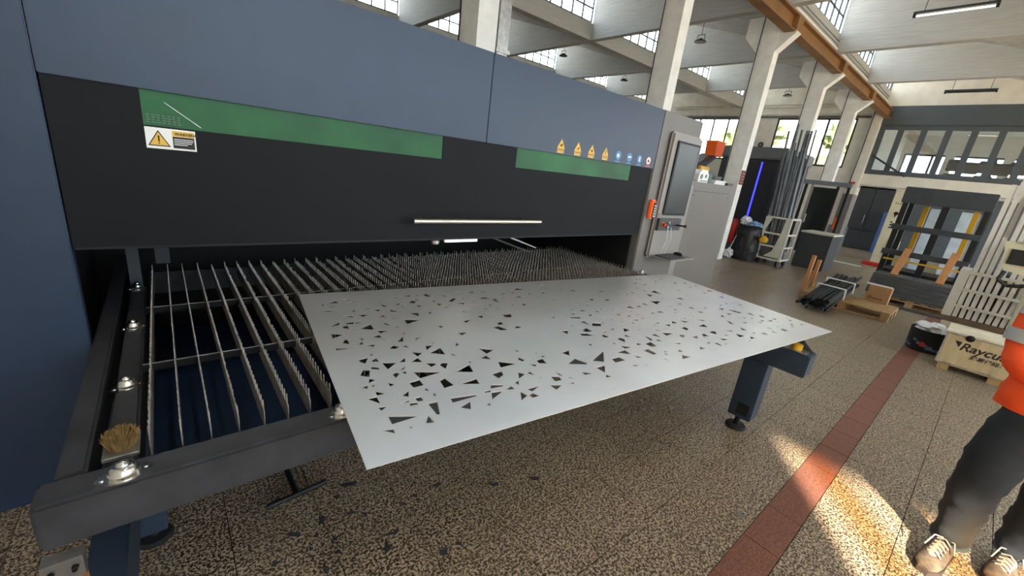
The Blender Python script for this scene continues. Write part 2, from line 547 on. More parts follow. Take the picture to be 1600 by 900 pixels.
# corner pilaster
tag(G().box(X1 - 0.25, X1, 4.02, 4.32, 0, 5.25).build('trim_2', M['wall']), kind='structure')
cb = thing('wall_cable', 'dark cable hanging down the far corner pilaster', 'cable', (X1 - 0.27, 4.2, 3))
G().tube([(X1 - 0.27, 4.27, 5.1), (X1 - 0.27, 4.27, 3.6), (X1 - 0.27, 4.3, 2.3), (X1 - 0.27, 4.2, 1.7)], 0.015, 6).build('cable', M['black'], cb)
# mezzanine front (dark fascia, slanted row of panes, white band)
mz = tag(G().box(X1 - 0.02, X1 + 0.15, -9, 4.02, 4.56, 5.19).build('wall_mezzanine', M['dark_frame']), kind='structure')
tag(G().box(X1 - 0.08, X1 + 0.6, -9, 4.02, 2.40, 2.80).build('trim_3', M['wall']), kind='structure')
window(-1.55, 4.02, X1 + 0.05, 2.80, 4.56, 9, 1, 'x', 0.17, M['dark_frame'], M['dusty_glass'])
q = G().cyl((20.42, 3.93, 3.47), (20.42, 2.80, 2.79), .03, n=8).build('wall_pole', M['dgrey'], loc=(20.42, 3.4, 3.1)); tag(q, 'dark diagonal pole in front of the leftmost mezzanine panes', 'pole')
q = G().box(20.36, 20.379, 4.12, 4.30, 2.36, 2.46).build('red_wall_sign', M['red'], loc=(20.37, 4.2, 2.4)); tag(q, 'small red sign on the far corner pilaster', 'sign')
q = thing('wall_fan', 'small round grey ring fitting on the far wall beside a window', 'fitting', (X1, 7.95, 3.68))
G().lathe([(.10, -.06), (.12, -.03), (.10, 0)], (X1 - .001, 7.95, 3.68), 16, 'x').build('ring', M['dgrey'], q)
G().lathe([(.05, -.07), (.05, -.061)], (X1 - .001, 7.95, 3.68), 12, 'x').build('hub', M['cab2'], q)
# room behind the mezzanine glass
tag(G().box(X1 + 0.2, 27, -9, 4.3, 2.3, 2.6).build('floor_mezzanine', M['slab']), kind='structure')
tag(G().box(X1 + 0.2, 27, -9, 4.3, 5.0, 5.2).build('ceiling_mezzanine', M['wall']), kind='structure')
mw = G()
mw.box(26.8, 27, -9, 4.3, 2.6, 3.0).box(26.8, 27, -9, 4.3, 4.2, 5.0)
for y in (-1.2, 0.55, 2.3, 4.0): mw.box(26.8, 27, y, y + 0.3, 3.0, 4.2)
tag(mw.build('wall_mezzanine_back', M['wall']), kind='structure')
tag(G().box(X1 + 0.2, 27, 4.1, 4.3, 2.6, 5.0).build('wall_mezzanine_side', M['wall']), kind='structure')
window(-0.9, 4.0, 26.9, 3.0, 4.2, 5, 1, 'x', 0.08)
def chair(x, y, z, rz, label, m=M['black']):
    c = thing('upturned_chair' if rz else 'office_chair', label, 'chair', (x, y, z), 'chairs behind the mezzanine glass')
    G().bbox(x - .22, x + .22, y - .22, y + .22, z + .42, z + .47, .02).build('seat', m, c)
    G().bbox(x - .22, x - .18, y - .2, y + .2, z + .55, z + .95, .02).build('backrest', m, c)
    G().cyl((x, y, z + .1), (x, y, z + .42), .025, n=8).build('pedestal', m, c)
    g = G()
    for a in range(5):
        t_ = a * 2 * math.pi / 5
        g.cyl((x, y, z + .1), (x + .25 * math.cos(t_), y + .25 * math.sin(t_), z + .03), .018, n=6)
    g.build('base', m, c)
    return c
for k, (x, y) in enumerate(((21.6, 1.75), (21.7, 1.0), (21.6, 0.3), (22.3, 0.65), (22.4, 1.4))):
    chair(x, y, 2.6, 0, 'dark chair behind the mezzanine glass, ' + ('leftmost in the front line', 'middle of the front line', 'rightmost in the front line', 'rightmost in the back line', 'leftmost in the back line')[k])
# wall under the mezzanine: dark doors
wu = G().box(X1 + 0.3, X1 + 0.5, -9, 4.02, 0, 2.4)
tag(wu.build('wall_under_mezzanine', M['dark_frame']), kind='structure')
for k, (a, b) in enumerate(((3.5, 4.0), (2.95, 3.48))):
    dd = tag(G().box(X1 + 0.2, X1 + 0.29, a, b, 0.75, 2.36).build('door_%d' % (k + 1), M['dgrey']), kind='structure')
    G().cyl((X1 + 0.15, a + 0.06, 1.0), (X1 + 0.15, a + 0.06, 1.3), 0.012, n=6).build('handle', M['alu'], dd)
tag(G().box(X1 + 0.05, X1 + 0.28, 2.9, 4.0, 0, 0.7).build('trim_4', M['dgrey']), kind='structure')

# near wall (behind and left of the camera) with tall window openings
wl = G()
wl.box(X0 - 0.2, X0, -2.68, 20, 0, 6.9)
wl.box(X0 - 0.2, X0, -6.46, -2.68, 3.98, 6.9)
wl.box(X0 - 0.2, X0, -6.46, -2.68, 0, 0.9)
wl.box(X0 - 0.2, X0, -9, -6.46, 0, 6.9)
tag(wl.build('wall_near', M['wall']), kind='structure')
cw = window(-6.46, -2.68, X0 - 0.1, 0.9, 3.98, 18, 1, 'x', 0.018)
amber = None
for c in cw.children:
    idx = int(round((-2.68 - (c.location.y + ORG[cw][1])) / 0.21 - 0.5))
    if idx % 2 == 1:
        if amber is None:
            amber = c.data.copy(); amber.materials.clear(); amber.materials.append(glass('amber_glass', (0.82, 0.66, 0.42, 1)))
        c.data = amber
tag(G().box(X0, X1, 19.6, 19.8, 0, 6.9).build('wall_left', M['wall']), kind='structure')
# unseen side, its openings invented to let sky light in
wr = G().box(X0, X1, -6.4, -6.19, 5.0, 6.9)
wr.box(X0, 8.7, -6.4, -6.19, 0, 1.7)
wr.box(8.7, X1, -6.4, -6.19, 3.6, 5.0)
for x in XS[3:-1]: wr.box(x, x + 0.3, -6.4, -6.19, 0, 3.6)
tag(wr.build('wall_right', M['wall']), kind='structure')
window(X0, 8.7, -6.3, 1.7, 5.0, 14, 4, 'y', 0.05)  # window band added as cool sky fill for the machine front
# outside, seen through the far windows
b = thing('stone_house', 'pale stone wall outside the far windows', 'building', (27, 9, 0))
G().box(27, 27.4, 4.6, 9.4, 0, 4.9).box(27.4, 27.8, 9.4, 16, 0, 3.7).build('wall', M['stone'], b)
for k, (x, y, z, r) in enumerate(((25, 6.2, 4.6, .7), (25.2, 9.4, 4.8, .75), (25.5, 11.4, 4.4, .8), (25.2, 5.0, 3.0, .5))):
    g = G()
    bm = bmesh.new()
    bmesh.ops.create_icosphere(bm, subdivisions=3, radius=r)
    for v in bm.verts: v.co *= 1 + random.uniform(-.25, .25)
    g.add([(v.co.x + x, v.co.y + y, v.co.z + z) for v in bm.verts], [[v.index for v in f.verts] for f in bm.faces])
    bm.free()
    tt = thing('tree', ['green tree outside the far windows, right one', 'tree outside the left far window', 'leafy tree at the left far window edge', 'low bush outside the far windows'][k], 'tree', (x, y, -0.2))
    g.build('crown', M['leaf'], tt)
    G().cyl((x, y, -0.2), (x, y, z - r * .6), 0.08, n=8).build('trunk', M['pine'], tt)
# ------------------------------------------------------------------ lamps
def tube_lamp(x, y0, y1, z, label, lit):
    c = thing('fluorescent_lamp', label, 'lamp', (x, (y0 + y1) / 2, z))
    G().box(x - .05, x + .05, y0, y1, z, z + .045).build('housing', M['dgrey'], c)
    G().cyl((x, y0 + .05, z - .025), (x, y1 - .05, z - .025), .016, n=10).build('tube', M['lit'] if lit else M['metal_grey'], c)
    for y in (y0 + .02, y1 - .02):
        G().box(x - .03, x + .03, y - .02, y + .02, z - .05, z).build('end_cap', M['black'], c)
    for y in (y0 + .15, y1 - .15):
        G().cyl((x, y, z + .045), (x, y, 5.27 + (y - (-1.06)) * .294), .006, n=6).build('suspension_wire', M['black'], c)
    return c
tube_lamp(12.0, 1.27, 2.45, 5.40, 'lit fluorescent tube lamp hanging at the upper right of the hall', True)
tube_lamp(18.3, 1.28, 2.36, 5.16, 'unlit fluorescent lamp above the dark mezzanine fascia', False)
tube_lamp(0.6, -1.15, 0.45, 4.32, 'lit fluorescent tube lamp hanging above the camera side of the table', True)  # invented fixture for the fill light, outside the view
def bell(x, y, z, label, top):
    c = thing('hanging_floodlight', label, 'lamp', (x, y, z))
    G().lathe([(0.15, 0), (0.15, 0.02), (0.05, 0.07), (0.03, 0.09)], (x, y, z), 16).build('shade', M['dgrey'], c, True)
    G().tube([(x, y - .1, z + .02), (x, y - .1, z + .17), (x, y + .1, z + .17), (x, y + .1, z + .02)], .009, 6).build('bracket', M['dgrey'], c)
    G().cyl((x, y, z + .17), (x, y, top), .007, n=6).build('cord', M['black'], c)
bell(11.2, 6.5, 5.20, 'hanging floodlight between the two middle columns', 5.95)
bell(18.0, 6.5, 5.14, 'small hanging floodlight near the far wall windows', 5.95)
bell(11.35, 11.7, 5.42, 'hanging floodlight just above the blue housing edge', 5.98)
bell(15.0, 11.7, 5.37, 'small hanging floodlight left of the second column', 5.98)

# ------------------------------------------------------------------ laser cutting machine
YF = 2.2245
lc = thing('laser_cutting_machine', 'large slate blue and black sheet metal laser cutting machine housing', 'machine', (1.6, 3.0, 0))
G().bbox(-1.25, -0.300, YF, YF + 0.06, 0.0, 2.212, .004).build('side_panel', M['blue_panel'], lc)
G().bbox(-0.297, 1.588, YF - .002, YF + 0.03, 1.703, 2.212, .003).build('top_panel', M['blue_panel'], lc)
G().bbox(1.591, 3.508, YF - .002, YF + 0.03, 1.703, 2.212, .003).build('top_panel', M['blue_panel'], lc)
G().box(-1.25, 3.508, YF + .031, 3.9, 2.16, 2.205).build('roof_panel', M['blue_panel'], lc)
G().box(-1.25, 3.508, 3.86, 3.9, 0, 2.16).build('back_panel', M['inner'], lc)
G().box(-1.25, -0.30, YF + .061, 3.86, 1.2, 2.16).box(-1.25, -0.42, YF + .061, 3.86, 0, 1.2).build('left_wall', M['inner'], lc)
G().box(3.485, 3.508, YF + .07, 3.86, 0, 2.16).build('right_wall', M['inner'], lc)
dr = G()
DY0, DY1 = YF + .012, YF + .035
dr.box(-0.296, 3.505, DY0, DY1, 1.09, 1.573)
dr.box(-0.296, -0.041, DY0, DY1, 1.573, 1.703)
dr.box(1.29, 1.862, DY0, DY1, 1.573, 1.703)
dr.box(3.19, 3.505, DY0, DY1, 1.573, 1.703)
door = dr.build('lift_door', M['black_door'], lc)
G().box(-0.041, 1.29, DY0 + .004, DY1 - .004, 1.573, 1.703).build('green_window', M['green_pane'], door)
G().box(1.862, 3.19, DY0 + .004, DY1 - .004, 1.573, 1.703).build('green_window', M['green_pane'], door)
G().box(-0.296, 3.505, DY1, DY1 + .03, 1.075, 1.10).build('door_bottom_rail', M['black'], door)
h = G().cyl((1.087, YF - .06, 1.213), (2.10, YF - .06, 1.213), .016, n=16)
h.cyl((1.16, YF + .012, 1.213), (1.16, YF - .06, 1.213), .010, n=10).cyl((1.99, YF + .012, 1.213), (1.99, YF - .06, 1.213), .010, n=10)
tag(h.build('pull_handle', M['bar'], door, True), label='long satin steel pull handle')
# warning plate
wp = G().box(-0.04, 0.118, DY0 - .002, DY0, 1.487, 1.567).build('warning_plate', M['sticker_w'], door)
wp['label'] = 'white warning plate with yellow triangle'
def tri(cx, z0, w, hgt, y, m, par, nm='triangle'):
    return G().prism([(cx - w / 2, z0), (cx + w / 2, z0), (cx, z0 + hgt)], y - .0008, y, 'y').build(nm, m, par)
yy = DY0 - .002
tri(0.000, 1.497, .070, .061, yy, M['ink'], wp, 'print')
tri(0.000, 1.501, .058, .050, yy - .0008, M['sticker_y'], wp, 'print')
G().box(-.0025, .0025, yy - .0022, yy - .0016, 1.515, 1.538).box(-.0025, .0025, yy - .0022, yy - .0016, 1.507, 1.511).build('print', M['ink'], wp)
G().box(.043, .113, yy - .0008, yy, 1.540, 1.561).build('print', M['sticker_y'], wp)
G().box(.043, .113, yy - .0008, yy, 1.494, 1.539).build('print', M['ink'], wp)
g = G()
for z, a in ((1.528, .066), (1.521, .064), (1.514, .06), (1.507, .045)): g.box(.047, .047 + a * .95, yy - .0014, yy - .0008, z, z + .0025)
g.build('print', M['sticker_w'], wp)
text('WARNING', .0155, M['ink'], (.0505, yy - .0022, 1.5445), (1, 0, 0), (0, 0, 1), wp, 'print', .0002, bold=.0004)
vw = [c for c in door.children if c.name.startswith('green_window')][0]
g = G()
rnd = random.Random(1)
for r_ in range(4):
    for c_ in range(7): g.box(-.03 + c_ * .016, -.03 + c_ * .016 + rnd.uniform(.007, .013), DY0 + .003, DY0 + .0035, 1.585 + r_ * .009, 1.5875 + r_ * .009)
g.build('print', M['mgrey'], vw)
G().beam((.03, DY0 + .0035, 1.665), (.14, DY0 + .0035, 1.585), .001, .0018).build('scratch', M['alu'], vw)
# small safety stickers on the blue panel
ys = YF - .002
def sticker(x, kind):
    w = G().box(x - .035, x + .035, ys - .0012, ys, 1.712, 1.722).build('safety_sticker', {'y': M['sticker_y'], 'b': M['sticker_b'], 'r': M['sticker_r']}[kind[0]], lc)
    if kind[0] == 'y':
        w['label'] = 'yellow triangular safety sticker'
        G().box(x - .035, x + .035, ys - .0012, ys, 1.724, 1.745).build('print', M['sticker_y'], w)
        tri(x, 1.747, .078, .062, ys, M['sticker_y'], w, 'print')
        g = G()
        if kind == 'y1': g.box(x - .012, x + .010, ys - .0025, ys - .0012, 1.758, 1.768).box(x - .002, x + .014, ys - .0025, ys - .0012, 1.77, 1.776)
        if kind == 'y2': g.lathe([(.007, -.0025), (.007, -.0012)], (x + .006, ys, 1.765), 10, 'y').box(x - .015, x, ys - .0025, ys - .0012, 1.758, 1.762)
        if kind == 'y3': g.lathe([(.009, -.0025), (.009, -.0012)], (x, ys, 1.764), 12, 'y')
        if kind == 'y4': g.box(x - .003, x + .003, ys - .0025, ys - .0012, 1.764, 1.79).box(x - .003, x + .003, ys - .0025, ys - .0012, 1.753, 1.759)
        g.box(x - .03, x + .03, ys - .0018, ys - .0012, 1.732, 1.737)
        g.build('print', M['ink'], w)
    else:
        w['label'] = 'round blue safety sticker' if kind[0] == 'b' else 'round red prohibition sticker'
        G().lathe([(.037, -.0012), (.037, 0)], (x, ys, 1.765), 20, 'y').build('print', M['sticker_b'] if kind[0] == 'b' else M['sticker_w'], w)
        g = G()
        if kind == 'b1': g.lathe([(.016, -.0025), (.016, -.0012)], (x - .006, ys, 1.764), 12, 'y')
        if kind == 'b2': g.box(x - .022, x + .022, ys - .0025, ys - .0012, 1.762, 1.775)
        if kind == 'b3': g.box(x - .009, x + .009, ys - .0025, ys - .0012, 1.745, 1.785)
        if kind == 'r1': g.box(x - .012, x + .012, ys - .0025, ys - .0012, 1.752, 1.77).box(x - .003, x + .003, ys - .0025, ys - .0012, 1.77, 1.785)
        g.build('print', M['sticker_w'] if kind[0] == 'b' else M['ink'], w)
        if kind == 'r1':
            g = G()
            n = 24
            for i in range(n):
                a, b_ = 2 * math.pi * i / n, 2 * math.pi * (i + 1) / n
                pts = [(x + r * math.cos(t_), 1.765 + r * math.sin(t_)) for r, t_ in ((.031, a), (.037, a), (.037, b_), (.031, b_))]
                g.prism(pts, ys - .002, ys - .0012, 'y')
            g.build('print', M['sticker_r'], w)
for x, k in ((2.262, 'y1'), (2.446, 'y2'), (2.608, 'y3'), (2.782, 'y4'), (2.956, 'b1'), (3.114, 'b2'), (3.265, 'b3'), (3.408, 'r1')):
    sticker(x, k)
# interior: gantry beam, guide bars, lamp bar under the door
G().box(-0.2, 3.48, 3.3, 3.42, 1.02, 1.2).build('gantry_beam', M['black'], lc)
G().beam((2.20, 2.95, 0.95), (2.45, 2.60, 0.86), .012, .012).beam((2.44, 2.9, 0.935), (2.80, 2.9, 0.82), .012, .012).build('guide_bar', M['alu'], lc)
G().box(1.386, 1.64, 2.29, 2.31, 1.050, 1.068).build('lamp_bar', M['led_white'], lc)
G().lathe([(.02, .0), (.03, .01), (.03, .03)], (1.33, 2.33, 1.03), 10).build('clamp_foot', M['alu'], lc)
G().box(-0.09, -0.02, 3.27, 3.3, .74, 1.0).build('drive_bracket', M['dgrey'], lc)
G().box(-.2, -.15, 2.95, 3.0, .702, 1.08).build('drive_bracket', M['dgrey'], lc)

# ------------------------------------------------------------------ exchange table in front of it
et = thing('exchange_table', 'black exchange table with spiked steel slats in front of the laser machine', 'table', (1.6, 2.2, 0))
G().bbox(-0.321, 3.64, 1.225, 1.325, 0.566, 0.70, .009).build('front_beam', M['table_black'], et)
G().bbox(-0.293, -0.232, 1.326, 3.7, 0.566, 0.70, .008).build('side_rail', M['table_black'], et)
G().bbox(-0.200, -0.133, 1.326, 3.25, 0.566, 0.70, .008).build('pallet_rail', M['table_black'], et)
G().bbox(3.53, 3.64, 1.326, 2.215, 0.566, 0.70, .008).build('pallet_rail', M['table_black'], et)
G().bbox(-0.133, 3.48, 3.20, 3.26, 0.566, 0.70, .008).build('rear_beam', M['table_black'], et)
G().box(-0.132, 3.53, 1.327, 1.352, 0.60, 0.668).build('inner_lip', M['table_black'], et)
for x in (0.08, 0.74, 1.4, 2.1, 2.8): 
    G().lathe([(.007, .668), (.007, .673)], (x - .02, 1.34, 0), 8).build('screw', M['bolt'], et)
for y in (1.88, 2.52):
    G().box(-0.132, 3.48, y, y + .004, 0.685, 0.715).build('cross_bar', M['inner'], et)
    G().box(-0.132, 3.48, y - .0002, y + .0042, 0.7151, 0.718).build('cross_bar_edge', M['slat'], et)  # highlight along the bar top, painted as a paler strip
G().box(-0.133, 3.53, 1.352, 2.2, 0.48, 0.495).build('scrap_tray', M['tray'], et)
G().box(-0.133, 3.48, 2.2, 3.2, 0.30, 0.315).build('lower_tray', M['tray'], et)
# slats: comb profile in (y, z)
def slat(seed):
    rnd = random.Random(seed)
    ya, yb = 1.36, 3.19
    pitch = 0.0365
    top = []
    y = ya
    g = G()
    n = int((yb - ya) / pitch)
    pts = []
    for i in range(n):
        y0 = ya + i * pitch
        t0 = 0.757 + rnd.uniform(-.002, .002) if rnd.random() > .06 else 0.745
        if seed % 3 == 0 and rnd.random() < .08: t0 -= .012
        pts += [(y0, .722), (y0 + .0125, .725), (y0 + .0155, t0), (y0 + .0215, t0), (y0 + .0245, .725)]
    pts.append((yb, .722))
    # strips of quads (band) so that the comb triangulates cleanly
    vs = []; fs = []
    m_ = len(pts)
    for xo in (-.0016, .0016):
        for (a, c) in pts: vs += [(xo, a, c), (xo, a, .655)]
    for i in range(m_ - 1):
        a = 2 * i
        fs.append((a, a + 1, a + 3, a + 2))
        b_ = a + 2 * m_
        fs.append((b_ + 2, b_ + 3, b_ + 1, b_))
        fs.append((a, a + 2, b_ + 2, b_))
        fs.append((a + 1, b_ + 1, b_ + 3, a + 3))
    fs.append((0, 2 * m_, 2 * m_ + 1, 1)); e = 2 * (m_ - 1)
    fs.append((e, e + 1, e + 1 + 2 * m_, e + 2 * m_))
    g.add(vs, fs)
    return g.mesh('slat', M['slat'])
smesh = [slat(s) for s in range(5)]
for i in range(52):
    x = -0.105 + .0708 * i
    if x > 3.46: break
    s = inst(None, 'slat', smesh[i % 5], (x, 0, 0), et)
    s.rotation_euler = (0, 0, random.uniform(-.0012, .0012))
# ball transfer units along the pallet rail and front beam
def ball(x, y, z, r=1.0, ang=0.0, lab=None):
    root = thing('tmp', None, None, (x, y, z)) if False else None
    g = G()
    ca, sa = math.cos(ang), math.sin(ang)
    pts = []
    for i in range(24):
        t_ = 2 * math.pi * i / 24
        px = .058 * math.copysign(abs(math.cos(t_)) ** 1.0, math.cos(t_))
        py = .036 * math.sin(t_) * (1 - .35 * abs(math.cos(t_)) ** 2)
        pts.append((x + r * (px * ca - py * sa), y + r * (px * sa + py * ca)))
    g.prism(pts, z, z + .004)
    fl = g.build('ball_transfer_unit', M['zinc'], et)
    fl['label'] = 'shiny zinc ball transfer unit'
    G().lathe([(.032 * r, .004), (.033 * r, .014), (.029 * r, .018), (.028 * r, .026), (.022 * r, .032), (.018 * r, .033)], (x, y, z), 24).build('housing', M['zinc'], fl, True)
    G().lathe([(.0145 * r, .030), (.0135 * r, .036), (.009 * r, .041), (.003 * r, .0435)], (x, y, z), 20).build('ball', M['zinc'], fl, True)
    for s in (-1, 1):
        G().lathe([(.005, .004), (.004, .007)], (x + s * .043 * r * ca, y + s * .043 * r * sa, z), 8).build('screw', M['zinc'], fl)
ball(-.157, 1.263, .70, 1.0, 0.15)
for y in (1.755, 2.31, 2.89): ball(-.170, y, .70, .78, 0.3)
ball(.398, 1.262, .70, .9, .2)
ball(3.585, 2.15, .70, .9); ball(3.60, 1.5, .70, .9)
# supports: two stub beams with legs
lf = G().bbox(-0.272, -0.187, 0.8, 2.2, 0.20, 0.40, .006).build('support_beam', M['leg_blue'], et)
G().bbox(-.215, -.125, 1.74, 1.82, .05, .56, .004).build('leg', M['leg_blue'], et)
G().lathe([(.055, 0), (.062, .008), (.05, .02), (.015, .022), (.012, .05)], (-.17, 1.775, 0), 20).build('levelling_foot', M['rubber'], et, True)
G().bbox(2.912, 3.052, 0.505, 1.22, 0.545, 0.690, .006).build('outrigger_beam', M['leg_blue'], et)
G().bbox(2.914, 3.050, 0.702, 0.850, 0.10, 0.5445, .005).build('leg', M['leg_blue'], et)
ft = G().lathe([(.063, 0), (.066, .01), (.06, .022), (.02, .024), (.016, .1)], (2.972, .790, 0), 24).build('levelling_foot', M['rubber'], et, True)
G().box(2.9105, 2.9118, .725, .80, .13, .215).build('cover_plate', M['black'], et)
G().prism([(.515, .6905), (.64, .6905), (.64, .76), (.60, .76)], 3.02, 3.03, 'x').build('stop_bracket', M['table_black'], et)
G().cyl((2.975, .60, .69), (2.975, .60, .728), .03, n=14).build('roller', M['yellow'], et)
G().box(2.93, 3.02, .535, .66, .690, .694).build('roller_plate', M['alu'], et)
# bracket with two bolts below the left corner
br = G().box(-.319, -.247, 1.190, 1.2245, .495, .557).build('angle_bracket', M['alu'], et)
for x in (-.303, -.262): G().cyl((x, 1.186, .53), (x, 1.1895, .53), .007, n=8).cyl((x, 1.176, .53), (x, 1.186, .53), .0055, n=6).build('bolt', M['bolt'], br)
G().box(-.315, -.25, 1.185, 1.2245, .44, .494).build('wood_block', M['pine_red'], et)
# T-handle of the scrap drawer
G().cyl((.205, 1.66, .045), (.455, 1.682, .045), .0125, n=12).cyl((.325, 1.672, .045), (.315, 2.15, .045), .0125, n=12).build('drawer_handle', M['black'], et, True)
G().box(.1, 3.3, 2.15, 3.1, .006, .26).build('scrap_drawer', M['inner'], et)

# golden fibre brush pad on the pallet rail
br = thing('fibre_brush', 'golden fibre brush pad on the black table rail near its corner', 'brush', (-.165, 1.40, .70))
G().bbox(-.205, -.128, 1.335, 1.45, .7005, .712, .002).build('base_plate', M['alu'], br)
g = G(); rnd = random.Random(3)
for i in range(2600):
    a = rnd.uniform(0, 2 * math.pi); rr = math.sqrt(rnd.random())
    bx, by = -.166 + .030 * rr * math.cos(a), 1.392 + .040 * rr * math.sin(a)
    ln = rnd.uniform(.032, .052) * (1.05 - .35 * rr)
    tx, ty = bx + .008 * rr * math.cos(a) + rnd.uniform(-.007, .007), by + .008 * rr * math.sin(a) + rnd.uniform(-.007, .007)
    w = .0006
    dx, dy = rnd.uniform(-1, 1), rnd.uniform(-1, 1); q = math.hypot(dx, dy) or 1; dx, dy = dx / q * w, dy / q * w
    g.add([(bx - dx, by - dy, .711), (bx + dx, by + dy, .711), (tx + dx, ty + dy, .712 + ln), (tx - dx, ty - dy, .712 + ln)], [(0, 1, 2, 3)])
me = bpy.data.meshes.new('bristles'); me.from_pydata([(a + .165, b_ - 1.40, c - .70) for a, b_, c in g.v], [], g.f); me.materials.append(M['brass'])
o = bpy.data.objects.new('bristles', me); COL.objects.link(o); o.parent = br; tag(o, kind='stuff')

